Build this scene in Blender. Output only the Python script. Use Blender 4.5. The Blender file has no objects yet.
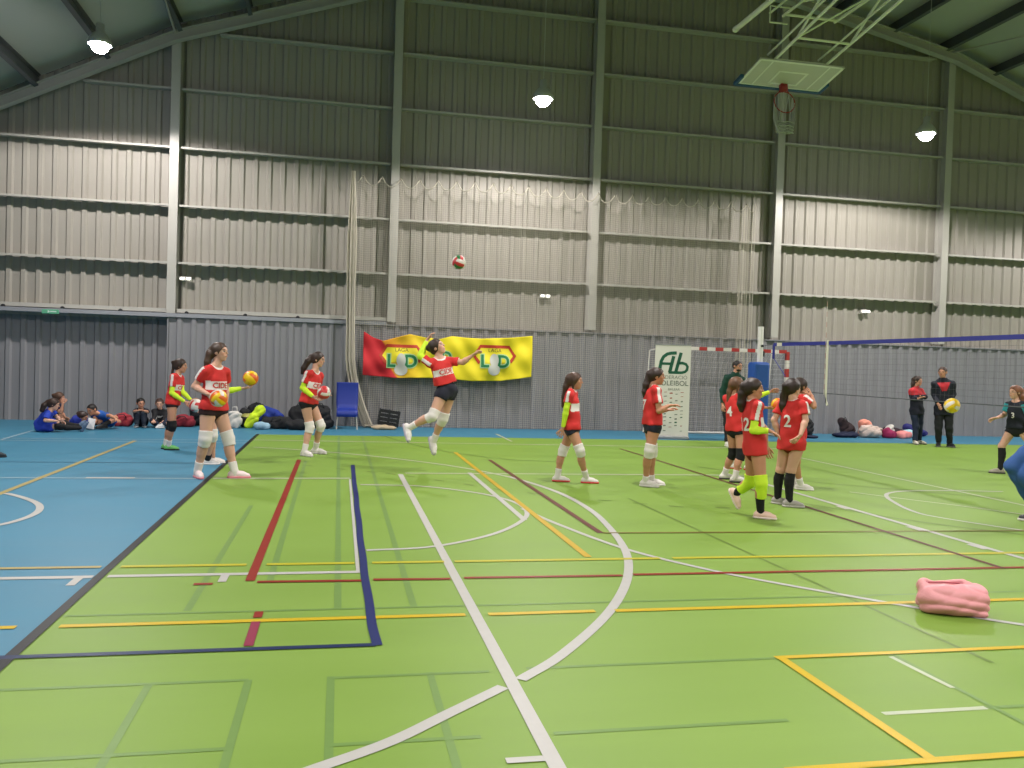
import bpy, bmesh, math, random
import numpy as np
from mathutils import Vector, Matrix, Euler
random.seed(4); np.random.seed(4)
SC = bpy.context.scene
COL = SC.collection

# ------------------------------------------------------------------ helpers
def lin(c):
    return tuple((x/12.92 if x <= .04045 else ((x+.055)/1.055)**2.4) for x in c)
ALB = .77      # overall paint reflectance
def rgb(r, g, b): return tuple(ALB*q for q in lin((r/255, g/255, b/255)))

MATS = {}
def mat(name, col, rough=.6, metal=0., noise=0., nscale=8., bump=0., bscale=40., spec=.5, emit=None, estr=0.):
    if name in MATS: return MATS[name]
    m = bpy.data.materials.new(name); m.use_nodes = True
    nt = m.node_tree; b = nt.nodes['Principled BSDF']
    b.inputs['Base Color'].default_value = (*col, 1)
    b.inputs['Roughness'].default_value = rough
    b.inputs['Metallic'].default_value = metal
    b.inputs['Specular IOR Level'].default_value = spec
    if emit:
        b.inputs['Emission Color'].default_value = (*emit, 1); b.inputs['Emission Strength'].default_value = estr
    tc = nt.nodes.new('ShaderNodeTexCoord')
    if noise:
        n = nt.nodes.new('ShaderNodeTexNoise'); n.inputs['Scale'].default_value = nscale; n.inputs['Detail'].default_value = 4
        nt.links.new(tc.outputs['Object'], n.inputs['Vector'])
        r = nt.nodes.new('ShaderNodeMix'); r.data_type = 'RGBA'
        r.inputs['A'].default_value = (*[c*(1-noise) for c in col], 1)
        r.inputs['B'].default_value = (*[min(1, c*(1+noise)) for c in col], 1)
        nt.links.new(n.outputs['Fac'], r.inputs['Factor'])
        nt.links.new(r.outputs['Result'], b.inputs['Base Color'])
    if bump:
        n2 = nt.nodes.new('ShaderNodeTexNoise'); n2.inputs['Scale'].default_value = bscale
        nt.links.new(tc.outputs['Object'], n2.inputs['Vector'])
        bp = nt.nodes.new('ShaderNodeBump'); bp.inputs['Strength'].default_value = bump; bp.inputs['Distance'].default_value = .01
        nt.links.new(n2.outputs['Fac'], bp.inputs['Height']); nt.links.new(bp.outputs['Normal'], b.inputs['Normal'])
    MATS[name] = m
    return m

def vmat(name, rough=.7, sss=0., bump=0., bscale=60., spec=.4):
    """material that reads the mesh's own colour attribute"""
    if name in MATS: return MATS[name]
    m = mat(name, (.5, .5, .5), rough, bump=bump, bscale=bscale, spec=spec)
    nt = m.node_tree; a = nt.nodes.new('ShaderNodeVertexColor'); a.layer_name = 'Col'
    nt.links.new(a.outputs['Color'], nt.nodes['Principled BSDF'].inputs['Base Color'])
    return m

def mesh(name, V, Q, mats, parent=None, smooth=False, col=None, midx=None):
    V = np.asarray(V, np.float32).reshape(-1, 3)
    me = bpy.data.meshes.new(name)
    if isinstance(Q, np.ndarray):
        n = len(Q); w = Q.shape[1]
        me.vertices.add(len(V)); me.vertices.foreach_set('co', V.ravel())
        me.loops.add(n*w); me.loops.foreach_set('vertex_index', Q.astype(np.int32).ravel())
        me.polygons.add(n); me.polygons.foreach_set('loop_start', np.arange(0, n*w, w, dtype=np.int32))
        me.update(calc_edges=True)
    else:
        me.from_pydata(V.tolist(), [], [list(q) for q in Q])
    for m in (mats if isinstance(mats, (list, tuple)) else [mats]): me.materials.append(m)
    if midx is not None: me.polygons.foreach_set('material_index', np.asarray(midx, np.int32))
    if smooth: me.polygons.foreach_set('use_smooth', np.ones(len(me.polygons), bool))
    if col is not None:
        ca = me.color_attributes.new('Col', 'FLOAT_COLOR', 'POINT')
        c4 = np.ones((len(V), 4), np.float32); c4[:, :3] = col
        ca.data.foreach_set('color', c4.ravel())
    me.validate()
    o = bpy.data.objects.new(name, me); COL.objects.link(o)
    if parent is not None: o.parent = parent
    return o

class MB:
    """collects simple solids, becomes one mesh"""
    def __init__(s): s.V = []; s.F = []; s.M = []; s.cur = 0
    def add(s, V, F):
        b = len(s.V); s.V += [tuple(map(float, v)) for v in V]; s.F += [[b+i for i in f] for f in F]; s.M += [s.cur]*len(F); return s
    def box(s, c, d, R=None):
        c = np.array(c, float); h = np.array(d, float)/2
        P = np.array([(x, y, z) for x in (-1, 1) for y in (-1, 1) for z in (-1, 1)])*h
        if R is not None: P = P@np.array(R).T
        return s.add(P+c, [(0, 1, 3, 2), (4, 6, 7, 5), (0, 4, 5, 1), (2, 3, 7, 6), (0, 2, 6, 4), (1, 5, 7, 3)])
    def tube(s, a, b, r, n=8, r2=None):
        a = np.array(a, float); b = np.array(b, float); d = b-a; d /= np.linalg.norm(d)
        x = np.cross(d, (0, 0, 1) if abs(d[2]) < .9 else (1, 0, 0)); x /= np.linalg.norm(x); y = np.cross(d, x)
        r2 = r if r2 is None else r2
        V = [a+r*(x*math.cos(t)+y*math.sin(t)) for t in np.arange(n)*2*math.pi/n]+[b+r2*(x*math.cos(t)+y*math.sin(t)) for t in np.arange(n)*2*math.pi/n]
        return s.add(V, [(i, (i+1) % n, n+(i+1) % n, n+i) for i in range(n)]+[tuple(range(n))[::-1], tuple(range(n, 2*n))])
    def path(s, pts, r, n=6, closed=False):
        pts = [np.array(p, float) for p in pts]; m = len(pts); V = []
        for i, p in enumerate(pts):
            if closed: d = pts[(i+1) % m]-pts[i-1]
            else: d = pts[min(i+1, m-1)]-pts[max(i-1, 0)]
            d = d/np.linalg.norm(d)
            x = np.cross(d, (0, 0, 1) if abs(d[2]) < .9 else (1, 0, 0)); x /= np.linalg.norm(x); y = np.cross(d, x)
            V += [p+r*(x*math.cos(t)+y*math.sin(t)) for t in np.arange(n)*2*math.pi/n]
        F = []
        for i in range(m if closed else m-1):
            j = (i+1) % m
            F += [(i*n+k, i*n+(k+1) % n, j*n+(k+1) % n, j*n+k) for k in range(n)]
        if not closed: F += [tuple(range(n))[::-1], tuple(range((m-1)*n, m*n))]
        return s.add(V, F)
    def lathe(s, c, prof, n=24):
        c = np.array(c, float); V = []; m = len(prof)
        for r, z in prof: V += [c+np.array((r*math.cos(t), r*math.sin(t), z)) for t in np.arange(n)*2*math.pi/n]
        F = [(i*n+k, i*n+(k+1) % n, (i+1)*n+(k+1) % n, (i+1)*n+k) for i in range(m-1) for k in range(n)]
        F += [tuple(range(n))[::-1], tuple(range((m-1)*n, m*n))]
        return s.add(V, F)
    def build(s, name, mats, parent=None, smooth=False, bevel=0):
        o = mesh(name, s.V, s.F, mats, parent, smooth, midx=s.M)
        if bevel:
            md = o.modifiers.new('Bevel', 'BEVEL'); md.width = bevel; md.segments = 2; md.limit_method = 'ANGLE'
        return o

def tag(o, label, cat, group=None):
    o['label'] = label; o['category'] = cat
    if group: o['group'] = group
    return o
def empty(name, loc, label, cat, group=None):
    o = bpy.data.objects.new(name, None); COL.objects.link(o); o.location = loc; o.empty_display_size = .1
    return tag(o, label, cat, group)
def keep(child, parent):
    """parent without moving (parents here carry only a location)"""
    child.parent = parent; child.matrix_parent_inverse = Matrix.Translation(parent.location).inverted()
    return child

# ------------------------------------------------------------------ implicit solids
A3 = lambda v: np.asarray(v, float)
def nrm(v): v = A3(v); return v/np.linalg.norm(v)
class Cone:
    def __init__(s, a, b, ra, rb, flat=None, clips=()):
        s.a = A3(a); s.b = A3(b); s.ra = ra; s.rb = rb; s.flat = flat; s.clips = clips; s.r = max(ra, rb)
    def box(s): r = s.r; return np.minimum(s.a, s.b)-r, np.maximum(s.a, s.b)+r
    def __call__(s, x, y, z):
        x = x-s.a[0]; y = y-s.a[1]; z = z-s.a[2]; d = s.b-s.a; L = max(d@d, 1e-9)
        t = np.clip((x*d[0]+y*d[1]+z*d[2])/L, 0, 1)
        qx = x-t*d[0]; qy = y-t*d[1]; qz = z-t*d[2]
        q = qx*qx+qy*qy+qz*qz
        if s.flat is not None:
            n, k = s.flat; c = qx*n[0]+qy*n[1]+qz*n[2]; q = q+c*c*(k*k-1)
        r = np.sqrt(q)-(s.ra+(s.rb-s.ra)*t)
        for n, c in s.clips: r = np.maximum(r, (x+s.a[0])*n[0]+(y+s.a[1])*n[1]+(z+s.a[2])*n[2]-c)
        return r
class Ell:
    def __init__(s, c, R, rad, clips=()):
        s.c = A3(c); s.R = np.array(R, float); s.rad = A3(rad); s.clips = clips   # rows of R: axes
    def box(s):
        e = np.sqrt(((s.R*s.rad[:, None])**2).sum(0)); return s.c-e, s.c+e
    def __call__(s, x, y, z):
        x = x-s.c[0]; y = y-s.c[1]; z = z-s.c[2]; k0 = 0; k1 = 0
        for i in range(3):
            q = x*s.R[i, 0]+y*s.R[i, 1]+z*s.R[i, 2]; k0 = k0+(q/s.rad[i])**2; k1 = k1+(q/s.rad[i]**2)**2
        k0 = np.sqrt(k0); r = k0*(k0-1)/np.maximum(np.sqrt(k1), 1e-6)
        for n, c in s.clips: r = np.maximum(r, (x+s.c[0])*n[0]+(y+s.c[1])*n[1]+(z+s.c[2])*n[2]-c)
        return r
class RBox:
    def __init__(s, c, R, half, r): s.c = A3(c); s.R = np.array(R, float); s.h = A3(half)-r; s.rr = r
    def box(s):
        e = (np.abs(s.R)*(s.h+s.rr)[:, None]).sum(0); return s.c-e, s.c+e
    def __call__(s, x, y, z):
        x = x-s.c[0]; y = y-s.c[1]; z = z-s.c[2]; o = 0; m = -9.
        for i in range(3):
            q = np.abs(x*s.R[i, 0]+y*s.R[i, 1]+z*s.R[i, 2])-s.h[i]; o = o+np.maximum(q, 0)**2; m = np.maximum(m, q)
        return np.sqrt(o)+np.minimum(m, 0)-s.rr

def sdf_mesh(add, sub=(), h=.01, k=.02, ksub=.008, wrinkle=None, clips=()):
    """smooth union of ADD minus SUB as a quad mesh (surface nets)"""
    B = [a.box() for a in add]
    lo = np.min([b[0] for b in B], 0)-3*h; hi = np.max([b[1] for b in B], 0)+3*h
    n = np.ceil((hi-lo)/h).astype(int)+1
    ax = [(lo[i]+h*np.arange(n[i])).astype(np.float32) for i in range(3)]
    v = np.full(n, 9., np.float32)
    for a, (b0, b1) in zip(add, B):
        m = k+3*h
        i0 = np.maximum(((b0-m-lo)/h).astype(int), 0); i1 = np.minimum(np.ceil((b1+m-lo)/h).astype(int)+1, n)
        sl = tuple(slice(i0[j], i1[j]) for j in range(3))
        d = a(ax[0][sl[0]][:, None, None], ax[1][sl[1]][None, :, None], ax[2][sl[2]][None, None, :]).astype(np.float32)
        w = v[sl]; e = np.clip(.5+.5*(w-d)/k, 0, 1); v[sl] = w*(1-e)+d*e-k*e*(1-e)
    X, Y, Z = ax[0][:, None, None], ax[1][None, :, None], ax[2][None, None, :]
    if wrinkle is not None: v = v+wrinkle(X, Y, Z).astype(np.float32)
    for a in sub:
        b0, b1 = a.box(); m = ksub+3*h
        i0 = np.maximum(((b0-m-lo)/h).astype(int), 0); i1 = np.minimum(np.ceil((b1+m-lo)/h).astype(int)+1, n)
        if (i1 <= i0).any(): continue
        sl = tuple(slice(i0[j], i1[j]) for j in range(3))
        d = -a(ax[0][sl[0]][:, None, None], ax[1][sl[1]][None, :, None], ax[2][sl[2]][None, None, :]).astype(np.float32)
        w = v[sl]; e = np.clip(.5-.5*(w-d)/ksub, 0, 1); v[sl] = w*(1-e)+d*e+ksub*e*(1-e)
    for nn, c in clips: v = np.maximum(v, (X*nn[0]+Y*nn[1]+Z*nn[2]-c).astype(np.float32))
    for i in range(3):
        s0 = [slice(None)]*3; s0[i] = 0; v[tuple(s0)] = 9; s0[i] = -1; v[tuple(s0)] = 9
    return nets(v, lo, h)

def nets(v, lo, h):
    s = v < 0
    c = np.zeros(np.array(v.shape)-1, np.int8)
    for dx in (0, 1):
        for dy in (0, 1):
            for dz in (0, 1):
                c += s[dx:dx+c.shape[0], dy:dy+c.shape[1], dz:dz+c.shape[2]]
    act = (c > 0) & (c < 8); I = np.argwhere(act)
    idx = np.full(c.shape, -1, np.int32); idx[act] = np.arange(len(I))
    P = np.zeros((len(I), 3)); W = np.zeros(len(I))
    cor = [(dx, dy, dz) for dx in (0, 1) for dy in (0, 1) for dz in (0, 1)]
    val = {q: v[I[:, 0]+q[0], I[:, 1]+q[1], I[:, 2]+q[2]] for q in cor}
    for q in cor:
        for a in range(3):
            if q[a]: continue
            r = list(q); r[a] = 1; r = tuple(r); v0, v1 = val[q], val[r]
            e = (v0 < 0) != (v1 < 0); t = np.where(e, v0/np.where(e, v0-v1, 1), 0)
            p = np.zeros((len(I), 3)); p[:] = q; p[:, a] = t
            P += p*e[:, None]; W += e
    V = lo+h*(I+P/W[:, None])
    Q = []
    for a in range(3):
        s0 = [slice(None)]*3; s1 = [slice(None)]*3; s0[a] = slice(0, -1); s1[a] = slice(1, None)
        e = s[tuple(s0)] != s[tuple(s1)]; E = np.argwhere(e)
        b, c2 = (a+1) % 3, (a+2) % 3
        E = E[(E[:, b] > 0) & (E[:, c2] > 0) & (E[:, b] < c.shape[b]) & (E[:, c2] < c.shape[c2])]
        def cell(db, dc): q = E.copy(); q[:, b] -= db; q[:, c2] -= dc; return idx[q[:, 0], q[:, 1], q[:, 2]]
        q = np.stack([cell(1, 1), cell(0, 1), cell(0, 0), cell(1, 0)], 1)
        ins = s[E[:, 0], E[:, 1], E[:, 2]]
        q[~ins] = q[~ins][:, ::-1]
        Q.append(q)
    return V, np.concatenate(Q)

def obj_sdf(name, add, color, parent, m, sub=(), h=.01, k=.02, wrinkle=None, clips=(), ksub=.008, extra=()):
    V, Q = sdf_mesh(add, sub, h, k, ksub, wrinkle, clips)
    for (v2, q2) in extra: Q = np.concatenate([Q, q2+len(V)]); V = np.concatenate([V, v2])
    c = color(V) if callable(color) else np.tile(np.array(color, float), (len(V), 1))
    o = mesh(name, V, Q, m, None, True, c)
    if parent is not None: keep(o, parent)
    return o
PEOPLE = {
'A': [(1.42, 0.205), (-2.581, 14.344, 0.749), (-2.517, 14.355, 1.205), (0.989, 0.036, -0.142), (0.957, -0.26, -0.13), (-2.477, 14.362, 1.344), (0.996, -0.031, -0.087), (0.087, -0.003, 0.996), (-2.587, 14.417, 0.731), (-2.621, 14.441, 0.383), (-2.698, 14.488, 0.068), (0.967, -0.255, 0), (-2.492, 14.477, 1.143), (-2.443, 14.35, 0.936), (-2.3, 14.325, 0.8), (-2.581, 14.269, 0.734), (-2.555, 14.243, 0.391), (-2.624, 14.339, 0.068), (1, 0.004, 0), (-2.557, 14.231, 1.159), (-2.57, 14.188, 0.915), (-2.373, 14.223, 0.776), (-2.241, 14.335, 0.789), (-2.3, 14.236, 0.745), (), (), (-2.195, 14.144, 0.728), [(-2.572, 14.345, 1.354), (-2.599, 14.34, 1.258), (-2.604, 14.339, 1.163)]],
'B': [(1.45, 0.205), (-1.717, 12.399, 0.71), (-1.701, 12.402, 1.126), (0.99, 0.137, -0.04), (0.992, -0.124, -0.039), (-1.671, 12.406, 1.259), (0.991, 0.137, 0), (0, 0, 1), (-1.728, 12.474, 0.692), (-1.706, 12.507, 0.409), (-1.71, 12.598, 0.07), (0.991, 0.137, 0), (-1.687, 12.531, 1.07), (-1.826, 12.613, 0.92), (-1.848, 12.509, 0.798), (-1.708, 12.325, 0.692), (-1.677, 12.299, 0.42), (-1.76, 12.439, 0.07), (0.999, 0.051, 0), (-1.719, 12.272, 1.073), (-1.495, 12.202, 1.041), (-1.302, 12.229, 1.082), (), (-1.211, 12.242, 1.088), (), (0.165, 0.053, 0.985), (-1.193, 12.244, 1.223), [(-1.736, 12.397, 1.264), (-1.76, 12.394, 1.153), (-1.771, 12.392, 1.069)]],
'C': [(1.68, 0.215), (-1.51, 11.061, 0.857), (-1.495, 11.063, 1.384), (0.794, -0.607, -0.02), (0.715, -0.699, -0.018), (-1.456, 11.069, 1.565), (0.935, -0.347, 0.07), (-0.065, 0.024, 0.998), (-1.457, 11.131, 0.835), (-1.333, 11.117, 0.489), (-1.242, 11.072, 0.081), (0.998, -0.006, 0.07), (-1.391, 11.171, 1.317), (-1.394, 11.272, 1.108), (-1.375, 11.153, 0.936), (-1.563, 10.992, 0.839), (-1.583, 10.959, 0.496), (-1.685, 11.097, 0.081), (0.385, -0.923, 0), (-1.602, 10.955, 1.324), (-1.729, 10.999, 1.132), (-1.555, 10.85, 1.05), (-1.415, 11.148, 0.892), (-1.48, 10.86, 1.021), (), (), (-1.408, 10.719, 1.007), [(-1.527, 11.059, 1.624), (-1.565, 11.054, 1.536), (-1.592, 11.05, 1.437), (-1.613, 11.047, 1.362)]],
'D': [(1.62, 0.215), (-0.458, 13.799, 0.83), (-0.371, 13.801, 1.325), (0.864, -0.48, -0.15), (0.79, -0.598, -0.136), (-0.33, 13.803, 1.513), (0.974, -0.177, -0.139), (0.137, -0.025, 0.99), (-0.422, 13.872, 0.803), (-0.257, 13.847, 0.466), (-0.335, 13.995, 0.078), (0.95, -0.314, 0), (-0.296, 13.918, 1.249), (-0.33, 13.997, 1.056), (-0.256, 13.999, 0.913), (-0.502, 13.725, 0.818), (-0.422, 13.697, 0.443), (-0.493, 13.649, 0.078), (0.665, -0.746, 0), (-0.468, 13.684, 1.28), (-0.552, 13.702, 1.06), (-0.378, 13.596, 0.927), (-0.218, 14, 0.93), (-0.295, 13.598, 0.921), (), (), (-0.218, 13.45, 1.006), [(-0.393, 13.801, 1.566), (-0.483, 13.798, 1.484), (-0.541, 13.796, 1.372), (-0.562, 13.796, 1.293)]],
'E': [(1.66, 0.215), (1.443, 11.555, 1.156), (1.333, 11.568, 1.571), (0.671, -0.714, 0.201), (0.332, -0.936, 0.118), (1.296, 11.572, 1.727), (0.801, -0.371, 0.469), (-0.481, 0.067, 0.874), (1.509, 11.615, 1.151), (1.421, 11.675, 0.745), (1.32, 11.808, 0.435), (0.185, -0.432, -0.883), (1.485, 11.619, 1.545), (1.657, 11.548, 1.534), (1.762, 11.485, 1.62), (1.389, 11.494, 1.123), (1.249, 11.43, 0.796), (0.953, 11.566, 0.625), (0.208, -0.487, -0.848), (1.205, 11.515, 1.508), (1.076, 11.591, 1.597), (1.166, 11.701, 1.811), (1.835, 11.476, 1.676), (1.21, 11.695, 1.888), (0.342, -0.365, -0.866), (0.978, -0.117, 0.174), (), [(1.216, 11.582, 1.755), (1.198, 11.584, 1.687)]],
'F': [(1.42, 0.205), (3, 10.728, 0.706), (2.978, 10.734, 1.215), (0.97, -0.237, 0.045), (0.884, -0.465, 0.044), (3.016, 10.724, 1.334), (0.952, -0.305, 0), (0, 0, 1), (3.018, 10.799, 0.689), (2.923, 10.858, 0.411), (2.862, 10.859, 0.068), (0.962, -0.271, 0), (3.04, 10.847, 1.163), (3.056, 10.863, 0.962), (3.051, 10.864, 0.71), (2.983, 10.656, 0.689), (3.08, 10.598, 0.439), (3.214, 10.716, 0.068), (0.962, -0.271, 0), (2.921, 10.62, 1.16), (2.884, 10.61, 0.985), (2.854, 10.639, 0.724), (), (2.813, 10.651, 0.651), (), (), (), [(2.942, 10.744, 1.358), (2.908, 10.754, 1.252), (2.887, 10.76, 1.121), (2.878, 10.762, 1.003)]],
'G': [(1.55, 0.205), (3.97, 10.374, 0.794), (3.956, 10.379, 1.299), (1, -0.016, 0.027), (0.998, 0.054, 0.026), (4.003, 10.362, 1.429), (0.946, -0.324, 0), (0, 0, 1), (3.972, 10.455, 0.775), (4.02, 10.468, 0.463), (4.055, 10.551, 0.074), (0.899, -0.437, 0), (3.95, 10.518, 1.239), (4.119, 10.507, 0.99), (4.19, 10.459, 0.987), (3.969, 10.293, 0.777), (3.909, 10.284, 0.474), (3.923, 10.419, 0.074), (0.81, -0.587, 0), (3.965, 10.24, 1.242), (3.979, 10.181, 0.993), (4.105, 10.186, 1.061), (4.243, 10.438, 1.009), (4.169, 10.162, 1.074), (), (), (), [(3.929, 10.39, 1.418), (3.884, 10.407, 1.313), (3.869, 10.413, 1.222), (3.865, 10.414, 1.171)]],
'H': [(1.74, 0.215), (7.917, 16.274, 0.854), (7.978, 16.244, 1.474), (0.064, -0.997, -0.054), (0.064, -0.997, -0.054), (8.012, 16.228, 1.644), (0.406, -0.914, 0), (0, 0, 1), (8.005, 16.281, 0.825), (8.038, 16.232, 0.457), (8.109, 16.364, 0.084), (0.558, -0.83, 0), (8.141, 16.261, 1.357), (8.209, 16.25, 1.14), (8.06, 16.156, 0.935), (7.825, 16.269, 0.842), (7.838, 16.229, 0.454), (7.81, 16.143, 0.084), (-0.105, -0.994, 0), (7.795, 16.237, 1.39), (7.731, 16.291, 1.127), (7.718, 16.242, 0.862), (), (), (), (), (), []],
'I': [(1.48, 0.205), (5.416, 10.936, 0.721), (5.37, 10.958, 1.205), (0.941, 0.33, 0.073), (0.923, 0.379, 0.069), (5.405, 10.942, 1.338), (0.995, -0.104, 0), (0, 0, 1), (5.393, 11.008, 0.698), (5.426, 11.025, 0.378), (5.37, 11.152, 0.071), (0.995, -0.104, 0), (5.326, 11.079, 1.139), (5.448, 11.153, 0.952), (5.561, 11.231, 1.007), (5.443, 10.863, 0.709), (5.446, 10.828, 0.386), (5.369, 10.822, 0.071), (0.982, -0.19, 0), (5.425, 10.833, 1.159), (5.466, 10.869, 0.955), (5.562, 10.933, 1.037), (), (), (), (), (), [(5.344, 10.971, 1.349), (5.317, 10.984, 1.237), (5.31, 10.988, 1.098)]],
'J': [(1.43, 0.205), (4.258, 8.158, 0.709), (4.214, 8.182, 1.222), (0.991, -0.101, 0.09), (0.996, 0.003, 0.086), (4.225, 8.176, 1.342), (0.927, -0.375, 0), (0, 0, 1), (4.267, 8.231, 0.689), (4.283, 8.279, 0.358), (4.206, 8.434, 0.218), (0.314, -0.349, -0.883), (4.218, 8.308, 1.162), (4.393, 8.238, 0.934), (4.421, 8.223, 0.746), (4.252, 8.083, 0.695), (4.279, 8.035, 0.382), (4.328, 8.123, 0.069), (0.838, -0.545, 0), (4.218, 8.051, 1.174), (4.159, 8.026, 0.923), (4.287, 7.923, 0.928), (), (4.343, 7.893, 0.899), (), (), (), [(4.162, 8.209, 1.371), (4.129, 8.227, 1.286), (4.119, 8.232, 1.181), (4.125, 8.229, 1.119)]],
'K': [(1.47, 0.205), (5.077, 8.862, 0.714), (5.073, 8.865, 1.21), (0.879, 0.478, 0.005), (0.861, 0.508, 0.005), (5.064, 8.87, 1.347), (0.964, 0.268, 0), (0, 0, 1), (5.041, 8.93, 0.696), (5.009, 8.97, 0.403), (5.021, 9.031, 0.071), (0.65, -0.76, 0), (5.006, 8.979, 1.153), (4.922, 9.003, 0.976), (4.981, 8.97, 0.783), (5.114, 8.795, 0.697), (5.057, 8.827, 0.415), (5.05, 8.823, 0.071), (0.91, -0.414, 0), (5.141, 8.751, 1.155), (5.143, 8.703, 1), (5.042, 8.623, 0.837), (5.025, 8.945, 0.751), (4.997, 8.648, 0.778), (), (), (), [(5.017, 8.897, 1.35), (4.991, 8.911, 1.258), (4.98, 8.917, 1.154), (4.982, 8.916, 1.086)]],
'L': [(1.45, 0.205), (5.87, 10.153, 0.698), (5.888, 10.143, 1.229), (0.996, 0.084, -0.032), (0.985, 0.17, -0.03), (5.9, 10.136, 1.354), (0.985, 0.17, 0), (0, 0, 1), (5.863, 10.229, 0.683), (5.869, 10.248, 0.36), (5.951, 10.316, 0.07), (0.905, -0.426, 0), (5.864, 10.273, 1.177), (5.804, 10.308, 1.009), (5.834, 10.348, 0.821), (5.876, 10.079, 0.679), (5.852, 10.093, 0.371), (5.971, 10.162, 0.07), (0.763, -0.646, 0), (5.909, 10.015, 1.192), (5.989, 9.945, 1.104), (5.99, 10.003, 1.237), (), (5.924, 10.041, 1.318), (), (), (), [(5.867, 10.155, 1.385), (5.859, 10.16, 1.28), (5.857, 10.161, 1.201)]],
'M': [(1.45, 0.205), (6.171, 12.225, 0.709), (6.23, 12.195, 1.177), (0.884, -0.445, -0.139), (0.841, -0.522, -0.138), (6.259, 12.181, 1.321), (0.893, -0.45, 0), (0, 0, 1), (6.203, 12.293, 0.692), (6.169, 12.344, 0.363), (6.074, 12.414, 0.07), (0.893, -0.45, 0), (6.292, 12.31, 1.121), (6.411, 12.25, 1.156), (6.578, 12.188, 1.228), (6.135, 12.159, 0.692), (6.194, 12.096, 0.387), (6.28, 12.22, 0.07), (0.893, -0.45, 0), (6.155, 12.088, 1.125), (6.247, 12.019, 0.993), (6.386, 11.938, 0.993), (6.67, 12.142, 1.257), (6.426, 11.918, 0.987), (), (), (6.55, 11.877, 1.041), [(6.192, 12.215, 1.339), (6.169, 12.226, 1.214), (6.165, 12.228, 1.12)]],
'N': [(1.56, 0.21), (13.068, 17.368, 0.772), (13.04, 17.39, 1.289), (0.136, -0.99, 0.049), (0.136, -0.99, 0.049), (13.061, 17.374, 1.452), (0.514, -0.858, 0), (0, 0, 1), (13.149, 17.379, 0.757), (13.14, 17.348, 0.405), (13.152, 17.356, 0.075), (0.469, -0.883, 0), (13.183, 17.406, 1.218), (13.255, 17.352, 1.088), (13.069, 17.279, 1.11), (12.989, 17.357, 0.749), (13.013, 17.301, 0.406), (12.952, 17.234, 0.075), (-0.293, -0.956, 0), (12.905, 17.367, 1.204), (12.929, 17.349, 1.046), (12.926, 17.138, 1.055), (12.987, 17.341, 1.071), (12.998, 17.084, 1.105), (), (), (), [(13.009, 17.413, 1.495), (12.987, 17.43, 1.379), (12.986, 17.43, 1.286)]],
'O': [(1.76, 0.225), (13.237, 16.692, 0.863), (13.209, 16.714, 1.504), (-0.478, -0.878, 0.01), (-0.508, -0.861, 0.008), (13.195, 16.726, 1.664), (-0.804, -0.595, 0), (0, 0, 1), (13.318, 16.648, 0.847), (13.322, 16.607, 0.43), (13.422, 16.688, 0.084), (-0.148, -0.989, 0), (13.368, 16.62, 1.412), (13.416, 16.633, 1.188), (13.226, 16.503, 0.957), (13.158, 16.735, 0.837), (13.139, 16.712, 0.419), (13.204, 16.776, 0.084), (-0.688, -0.725, 0), (13.059, 16.802, 1.392), (13.081, 16.836, 1.173), (13.017, 16.605, 0.958), (), (), (), (), (), []],
'P': [(1.5, 0.205), (10.775, 11.868, 0.739), (10.755, 11.886, 1.179), (-0.95, -0.312, -0.03), (-0.938, -0.345, -0.028), (10.743, 11.897, 1.332), (-0.999, 0.033, 0), (0, 0, 1), (10.8, 11.793, 0.725), (10.868, 11.692, 0.522), (11.014, 11.762, 0.072), (-0.73, -0.683, 0), (10.804, 11.757, 1.129), (10.862, 11.732, 0.993), (10.8, 11.559, 0.891), (10.751, 11.941, 0.717), (10.63, 12.01, 0.448), (10.603, 11.993, 0.072), (-0.928, 0.373, 0), (10.711, 12.01, 1.115), (10.693, 12.053, 0.957), (10.505, 11.993, 0.911), (), (10.441, 12.051, 0.875), (), (-0.393, -0.309, -0.866), (), [(10.788, 11.856, 1.372), (10.812, 11.835, 1.26), (10.814, 11.833, 1.179)]],
'Q': [(1.72, 0.22), (7.368, 7.641, 0.943), (7.355, 7.653, 1.427), (-0.879, 0.475, -0.036), (-0.879, 0.475, -0.036), (7.363, 7.645, 1.596), (-0.867, 0.468, -0.174), (-0.153, 0.083, 0.985), (7.326, 7.562, 0.924), (7.191, 7.771, 0.503), (7.445, 7.543, 0.083), (-0.835, 0.55, 0), (7.266, 7.485, 1.364), (7.263, 7.488, 1.079), (7.22, 7.584, 0.842), (7.411, 7.719, 0.922), (7.127, 7.877, 0.597), (7.429, 7.825, 0.083), (-0.835, 0.55, 0), (7.446, 7.818, 1.36), (7.464, 7.747, 1.053), (7.364, 7.84, 0.808), (), (), (), (), (), [(7.388, 7.622, 1.618), (7.403, 7.607, 1.535)]],
'R': [(1.45, 0.205), (-4.851, 12.998, 0.696), (-4.867, 12.992, 1.083), (0.938, 0.344, 0.046), (0.938, 0.344, 0.046), (-4.858, 12.995, 1.235), (0.939, 0.344, 0), (0, 0, 1), (-4.876, 13.069, 0.678), (-4.882, 13.098, 0.34), (-4.918, 13.14, 0.07), (0.939, 0.344, 0), (-4.91, 13.115, 1.028), (-4.943, 13.103, 0.883), (-4.907, 13.148, 0.7), (-4.824, 12.927, 0.678), (-4.743, 12.925, 0.357), (-4.71, 13.094, 0.07), (0.961, 0.278, 0), (-4.82, 12.87, 1.028), (-4.873, 12.851, 0.881), (-4.816, 12.839, 0.705), (), (), (), (), (), [(-4.924, 12.971, 1.247), (-4.945, 12.963, 1.15)]],
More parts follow.
